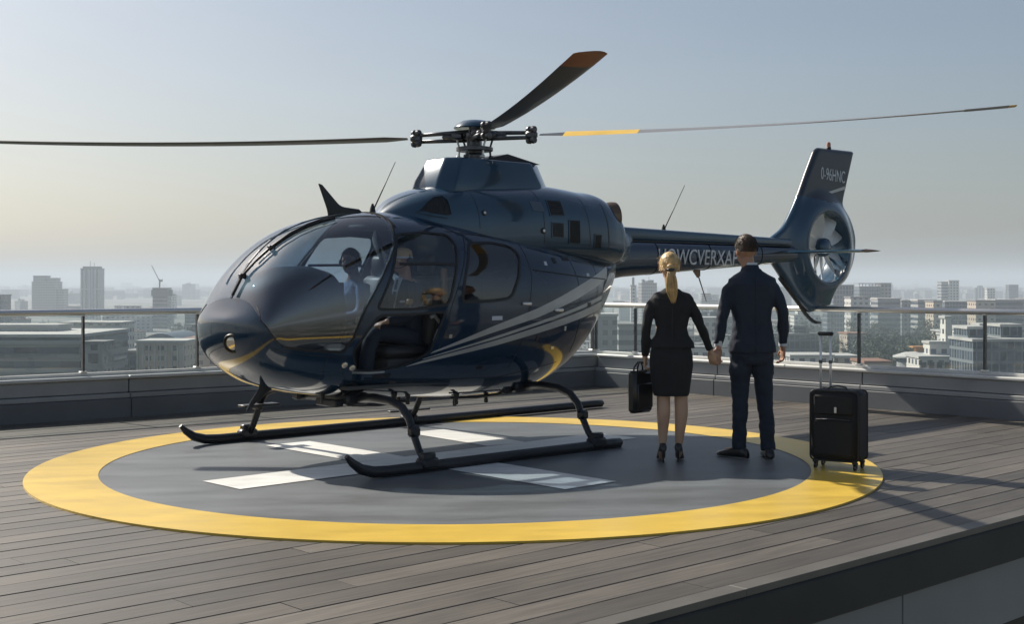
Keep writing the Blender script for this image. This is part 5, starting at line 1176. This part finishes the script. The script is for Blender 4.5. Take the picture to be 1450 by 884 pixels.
# ---------------- woman
wom = empty('person', (1.275, 10.22, .010), R(-3)); tag(wom, 'blonde woman in a black skirt suit and high heels seen from behind holding a bag', 'person')
k = MB(); HW_ = (-.012, .02, 1.562)
k.rings([ring(0, 0, z, rx, ry) for z, rx, ry in ((.72, .13, .10), (.84, .160, .115), (.92, .152, .11), (1.06, .118, .085), (1.18, .135, .095), (1.28, .145, .095), (1.335, .10, .07), (1.37, .055, .055))])
limb(k, [(0, -.005, 1.32), (-.005, .0, 1.41), (-.01, .01, 1.50)], [.048, .043, .046]); head(k, HW_, .97, R(3))
WL = [(-.128, 0, 1.28), (-.195, -.01, 1.07), (-.205, .03, .855)]; WR = [(.128, 0, 1.28), (.235, .02, 1.09), (.318, .085, .905)]
for A in (WL, WR): limb(k, A, [.030, .030, .022])
hand(k, (-.207, .035, .835), (0, .05, -1), (1, .1, 0), (.1, 1, 0), 1.15, .88); hand(k, (.325, .092, .880), (.20, .10, -1), (.2, 1, 0), (1, -.2, .1), .9, .88)
L1 = [(-.075, 0, .72), (-.062, .01, .55), (-.062, -.012, .39), (-.066, .0, .24), (-.070, -.005, .125)]; L2 = [(.075, 0, .72), (.078, .01, .55), (.080, .002, .39), (.070, .01, .24), (.062, .02, .130)]
for A, y_, oy in ((L1, R(4), -.01), (L2, R(-10), .03)):
    limb(k, A, [.082, .054, .054, .040, .028], 16); a = Vector(A[-1]); Rz = Matrix.Rotation(y_, 3, 'Z'); k.tube([a, a+Rz @ Vector((0, .03, -.045)), a+Rz @ Vector((0, .10, -.095)), a+Rz @ Vector((0, .15, -.108))], [.028, .028, .028, .016], 12)
organic('body', k, M['stocking'], wom, .0052, 3); eyes(HW_, R(3), wom, .97)
k = MB()
k.rings([ring(.004, cy, z, rx, ry, 28, .9) for z, cy, rx, ry in ((.918, -.01, .182, .128), (.95, -.01, .172, .124), (1.01, -.004, .140, .102), (1.075, 0, .126, .092), (1.16, 0, .140, .100), (1.25, 0, .168, .112), (1.31, 0, .172, .102), (1.345, 0, .145, .086), (1.375, 0, .085, .068), (1.395, 0, .062, .058))])
for A, e_ in ((WL, -1), (WR, 1)): limb(k, [(A[0][0]-.008*e_, 0, 1.295), (A[0][0]+.034*e_, 0, 1.245), (A[1][0]+.002*e_, A[1][1]-.008, A[1][2]), (A[2][0], A[2][1], A[2][2]-.008)], [.033, .044, .038, .031], 16)
jw = organic('jacket', k, M['black_cloth'], wom, .0078, 3); cloth_folds(jw, .009, 10, 9, 7.7)
k = MB(); k.tube([(0, -.102, 1.33), (0, -.116, 1.2), (0, -.102, 1.08), (0, -.132, .93)], [.0025]*4, 6); k.build('back_seam', M['seal'], jw, smooth=True)
k = MB(); k.rings([ring(0, -.002, z, rx, ry, 24, .95) for z, rx, ry in ((.532, .136, .108), (.56, .145, .114), (.66, .163, .122), (.78, .175, .130), (.86, .172, .130), (.94, .150, .112), (.99, .135, .10))])
sk2 = organic('skirt', k, M['black_cloth'], wom, .008, 2); cloth_folds(sk2, .005, 7, 5, 1.7)
for A, y_ in ((L1, R(4)), (L2, R(-10))): k = MB(); shoe(k, (A[-1][0], A[-1][1]+.012, 0), y_, .085, .80); k.build('high_heel_shoe', M['leather'], wom, angle=60)
hr_ = hair_cap('hair', Vector(HW_)+Vector((0, -.008, .022)), (.083, .102, .103), M['blond'], wom, -.55, 9, 1, .75, 260, .018, R(3))
k = MB(); rh = random.Random(5)
base = Vector((-.012, -.105, 1.545))
for _ in range(150):
    a, b = max(-.022, min(.022, rh.gauss(0, .012))), rh.uniform(-.012, .012); L_ = rh.uniform(.20, .275); w0 = rh.uniform(.8, 1.6)
    P = [base+Vector((a*.5, b*.4+.01, .0)), base+Vector((a*1.1, -.030+b, -.030)), base+Vector((a*1.7+.004, -.034+b*1.4, -L_*.4)), base+Vector((a*1.8+.010, -.022+b*1.3, -L_*.75)), base+Vector((a*.9+.020, -.010+b, -L_))]
    pp, q = lerp(P, [.004, .005, .005, .004, .001], 3); k.tube(pp, q, 5)
for _ in range(26):
    th = rh.uniform(0, 6.28); p = Vector(HW_)+Vector((.080*math.cos(th), -.02+.085*math.sin(th), rh.uniform(-.02, .10))); q = p+Vector((.016*math.cos(th)+rh.gauss(0, .006), .014*math.sin(th)-.012, rh.uniform(-.03, .012))); k.tube([p, (p+q)/2+Vector((0, 0, .006)), q], [.0014, .0012, .0007], 4)
k.build('ponytail', M['blond'], hr_, smooth=True)
k = MB(); k.ell(base+Vector((-.004, -.014, .020)), (.026, .022, .022)); k.build('hair_knot', M['blond'], hr_, smooth=True)
k = MB(); k.tube([base+Vector((-.034, -.006, -.004)), base+Vector((-.012, -.032, -.006)), base+Vector((.012, -.034, -.006)), base+Vector((.036, -.006, -.004))], [.010, .013, .013, .010], 10); k.build('hair_clip', M['gold'], hr_, smooth=True)

# ---------------- people in the cabin
SEATROT = HELI.rotation_euler.z - math.pi/2
def seated(a, b, label, shirt, skinm, cap, tie, face):
    pos = Vector((-.84, 11.28, 0)) + HELI.rotation_euler.to_matrix() @ Vector((a, b, .93)); r = empty('person', pos, SEATROT); tag(r, label, 'person')
    k = MB(); H_ = (0, .045, .700)
    k.rings([ring(0, y_, z, rx, ry) for z, y_, rx, ry in ((.0, 0, .15, .11), (.12, .0, .14, .10), (.28, 0, .15, .10), (.44, 0, .15, .095), (.52, .0, .09, .07), (.57, .01, .05, .05))])
    limb(k, [(0, .0, .52), (0, .02, .66)], [.050, .050]); head(k, H_, .94, face)
    A1 = [(-.165, .02, .50), (-.215, .10, .26), (-.15, .30, .20)]; A2 = [(.165, .02, .50), (.215, .10, .26), (.14, .32, .24)]
    for A in (A1, A2): limb(k, A, [.045, .038, .026])
    hand(k, A1[2], (.2, 1, -.25), (.1, -.3, -1), (1, .2, 0), .7, .95); hand(k, A2[2], (-.2, 1, -.25), (.1, -.3, -1), (-1, .2, 0), .7, .95)
    B1 = [(-.09, .02, .06), (-.10, .40, .09), (-.10, .50, -.26)]; B2 = [(.09, .02, .06), (.10, .40, .09), (.10, .50, -.26)]
    for A in (B1, B2): limb(k, A, [.075, .055, .035])
    organic('body', k, skinm, r, .006, 3); eyes(H_, face, r, .94)
    k = MB(); k.rings([ring(0, y_, z, rx, ry, 24, .9) for z, y_, rx, ry in ((-.02, 0, .165, .125), (.12, .0, .155, .118), (.28, 0, .168, .118), (.42, 0, .178, .112), (.49, .0, .15, .09), (.53, .005, .08, .065), (.55, .005, .06, .058))])
    for A in (A1, A2): limb(k, [A[0], A[1], A[2]], [.062, .052, .042], 14)
    j = organic('jacket', k, shirt, r, .009, 3); cloth_folds(j, .006, 10, 7, a*7)
    k = MB(); limb(k, [(-.09, .0, .06), (-.10, .40, .09), (-.10, .50, -.24)], [.090, .070, .058]); limb(k, [(.09, .0, .06), (.10, .40, .09), (.10, .50, -.24)], [.090, .070, .058]); organic('trousers', k, M['navy_cloth'], r, .010, 3)
    for s_ in (-1, 1): k = MB(); shoe(k, (s_*.10, .50, -.315), 0, 0, 1.0); k.build('shoe', M['leather'], r, angle=60)
    if tie:
        k = MB(); k.add([Vector((-.05, .070, .56)), Vector((.05, .070, .56)), Vector((.042, .118, .45)), Vector((0, .128, .26)), Vector((-.042, .118, .45)), Vector((0, .05, .54))], [(0, 4, 3, 2, 1)]); k.build('shirt_front', M['shirt'], r)
        k = MB(); k.add([Vector((-.014, .092, .545)), Vector((.014, .092, .545)), Vector((.024, .130, .40)), Vector((0, .138, .30)), Vector((-.024, .130, .40))], [(0, 4, 3, 2, 1)]); k.build('tie', M['navy_cloth'], r)
        k = MB(); k.box((-.095, .112, .36), (.05, .008, .018), R(18)); k.build('name_badge', M['shirt'], r)
    c = Vector(H_); Rz = Matrix.Rotation(face, 3, 'Z')
    if cap:
        k = MB(); k.lathe([(.080, .018), (.088, .02), (.090, .055), (.084, .085), (.060, .108), (.004, .114)], c, 24); cp = k.build('cap', M['cap_tan'], r, angle=60)
        k = MB(); k.lathe([(.0895, .020), (.0925, .021), (.0935, .036), (.090, .037)], c, 24); k.build('cap_band', M['shirt'], cp, angle=40)
        k = MB(); k.rings([[c+Rz @ Vector((.075*math.sin(t)*f, .055+.035*f+.045*math.cos(t)*f, .020-.012*f+z)) for t in (math.pi*(-.5+j/12) for j in range(13))] for f, z in ((.9, .004), (1.15, -.004), (1.15, -.010), (.9, -.004))]); k.build('cap_peak', M['cap_tan'], cp)
    else: hair_cap('hair', c+Vector((0, -.006, .026)), (.080, .098, .100), M['brown'], r, -.3, 4, 1, .6, 250, .02, face)
    k = MB(); k.tube([c+Rz @ Vector((.088*math.cos(t), -.005, .10*math.sin(t)+.02)) for t in (math.pi*j/12 for j in range(13))], .008, 8)
    hs = k.build('headset', M['dark'], r, smooth=True)
    for s_ in (1, -1): k = MB(); k.ell(c+Rz @ Vector((s_*.088, -.004, -.005)), (.020, .034, .040), 14, 10, Rz); k.build('ear_cup', M['dark'], hs, smooth=True)
    k = MB(); k.tube([c+Rz @ Vector((-.09, .02, -.03)), c+Rz @ Vector((-.06, .08, -.06)), c+Rz @ Vector((-.02, .10, -.062))], .004, 6); k.build('microphone', M['dark'], hs, smooth=True)
    return r
seated(.38, .33, 'pilot in dark suit and tie with a tan cap seated behind the open door', M['navy_cloth'], M['skin'], True, True, R(8))
seated(.44, -.33, 'pilot in a blue shirt seated behind the windshield on the far seat', M['blueshirt'], M['skin'], False, False, R(25))

# ================================================================ LUGGAGE
bag = empty('briefcase', (1.275-.245, 10.22+.045, .40), R(48)); tag(bag, 'black leather briefcase hanging from the hand of the woman', 'bag')
k = MB(); k.box((0, 0, .170), (.245, .085, .335), 0, .022); bb = k.build('case_body', M['leather'], bag, angle=40)
k = MB(); k.box((0, -.050, .14), (.20, .016, .20), 0, .007); k.build('front_pocket', M['leather'], bb, angle=40)
k = MB(); k.box((0, 0, .335), (.235, .030, .012), 0, .004); k.build('zip', M['dark'], bb)
for s_ in (-1, 1): k = MB(); k.tube([(-.06, s_*.020, .33), (-.055, s_*.016, .37), (-.02, s_*.006, .408), (.02, s_*.006, .408), (.055, s_*.016, .37), (.06, s_*.020, .33)], .007, 8); k.build('handle', M['leather'], bag, smooth=True)
sc0 = Vector((2.525, 9.86, .014))
suit = empty('suitcase', sc0, R(-33)); tag(suit, 'black soft upright suitcase with its long silver handle pulled up, on the yellow rim', 'suitcase')
k = MB(); k.box((0, 0, .335), (.385, .235, .545), 0, .035); sb = k.build('case_body', M['fabric'], suit, angle=40)
k = MB(); k.box((.0, -.128, .245), (.31, .035, .28), 0, .015); k.build('front_pocket', M['fabric'], sb, angle=40)
k = MB(); k.box((.0, -.124, .495), (.31, .026, .15), 0, .012); k.build('top_pocket', M['fabric'], sb, angle=40)
for y_ in (-.117, .117):
    k = MB(); q = .188; zz0, zz1 = .068, .602; cpts = arc([(-q, zz0, .04), (q, zz0, .04), (q, zz1, .04), (-q, zz1, .04)], 5); k.tube([(x, y_*.93, z) for x, z in cpts+cpts[:1]], .0075, 8, cap=False); k.build('piping', M['dark'], sb, smooth=True)
k = MB(); k.tube([(-.13, -.145, .385), (0, -.148, .392), (.13, -.145, .385)], .004, 6); k.build('zip', M['hubmetal'], sb, smooth=True)
k = MB(); k.box((.02, -.142, .46), (.018, .008, .045), 0, .003); k.build('zip_pull', M['steel'], sb)
k = MB(); k.tube([(-.08, -.02, .605), (-.06, -.02, .628), (.0, -.02, .636), (.06, -.02, .628), (.08, -.02, .605)], .011, 10, flat=.6); k.box((-.085, -.02, .608), (.04, .035, .012), 0, .004); k.box((.085, -.02, .608), (.04, .035, .012), 0, .004); k.build('top_handle', M['leather'], suit, angle=50)
hx = -.10
for x_, y_ in ((-.178, .095), (-.098, .095)):
    k = MB(); k.tube([(x_, y_, .55), (x_, y_, 1.02)], .0095, 12); t_ = k.build('handle_rod', M['alu'], suit, smooth=True)
    k = MB(); k.lathe([(.014, .80), (.0145, .805), (.0145, .82), (.013, .825)], (x_, y_, 0), 12); k.build('rod_collar', M['hubmetal'], t_, angle=40)
k = MB(); k.box((-.138, .095, 1.032), (.125, .034, .030), 0, .011); k.build('handle_grip', M['dark'], suit, angle=40)
for x_, y_ in ((-.155, -.085), (.155, -.085), (-.155, .085), (.155, .085)):
    k = MB(); k.lathe([(.022, .062), (.024, .050), (.012, .044)], (x_, y_, 0), 12); k.box((x_, y_+.006, .035), (.034, .012, .04), .4, .004); c_ = k.build('castor', M['dark'], suit, angle=40)
    k = MB(); k.lathe([(.010, -.011), (.0225, -.009), (.0235, 0), (.0225, .009), (.010, .011)], (x_, y_, .0235), 18, Matrix.Rotation(R(90), 3, 'Y') @ Matrix.Identity(3)); k.build('wheel', M['leather'], c_, angle=40)
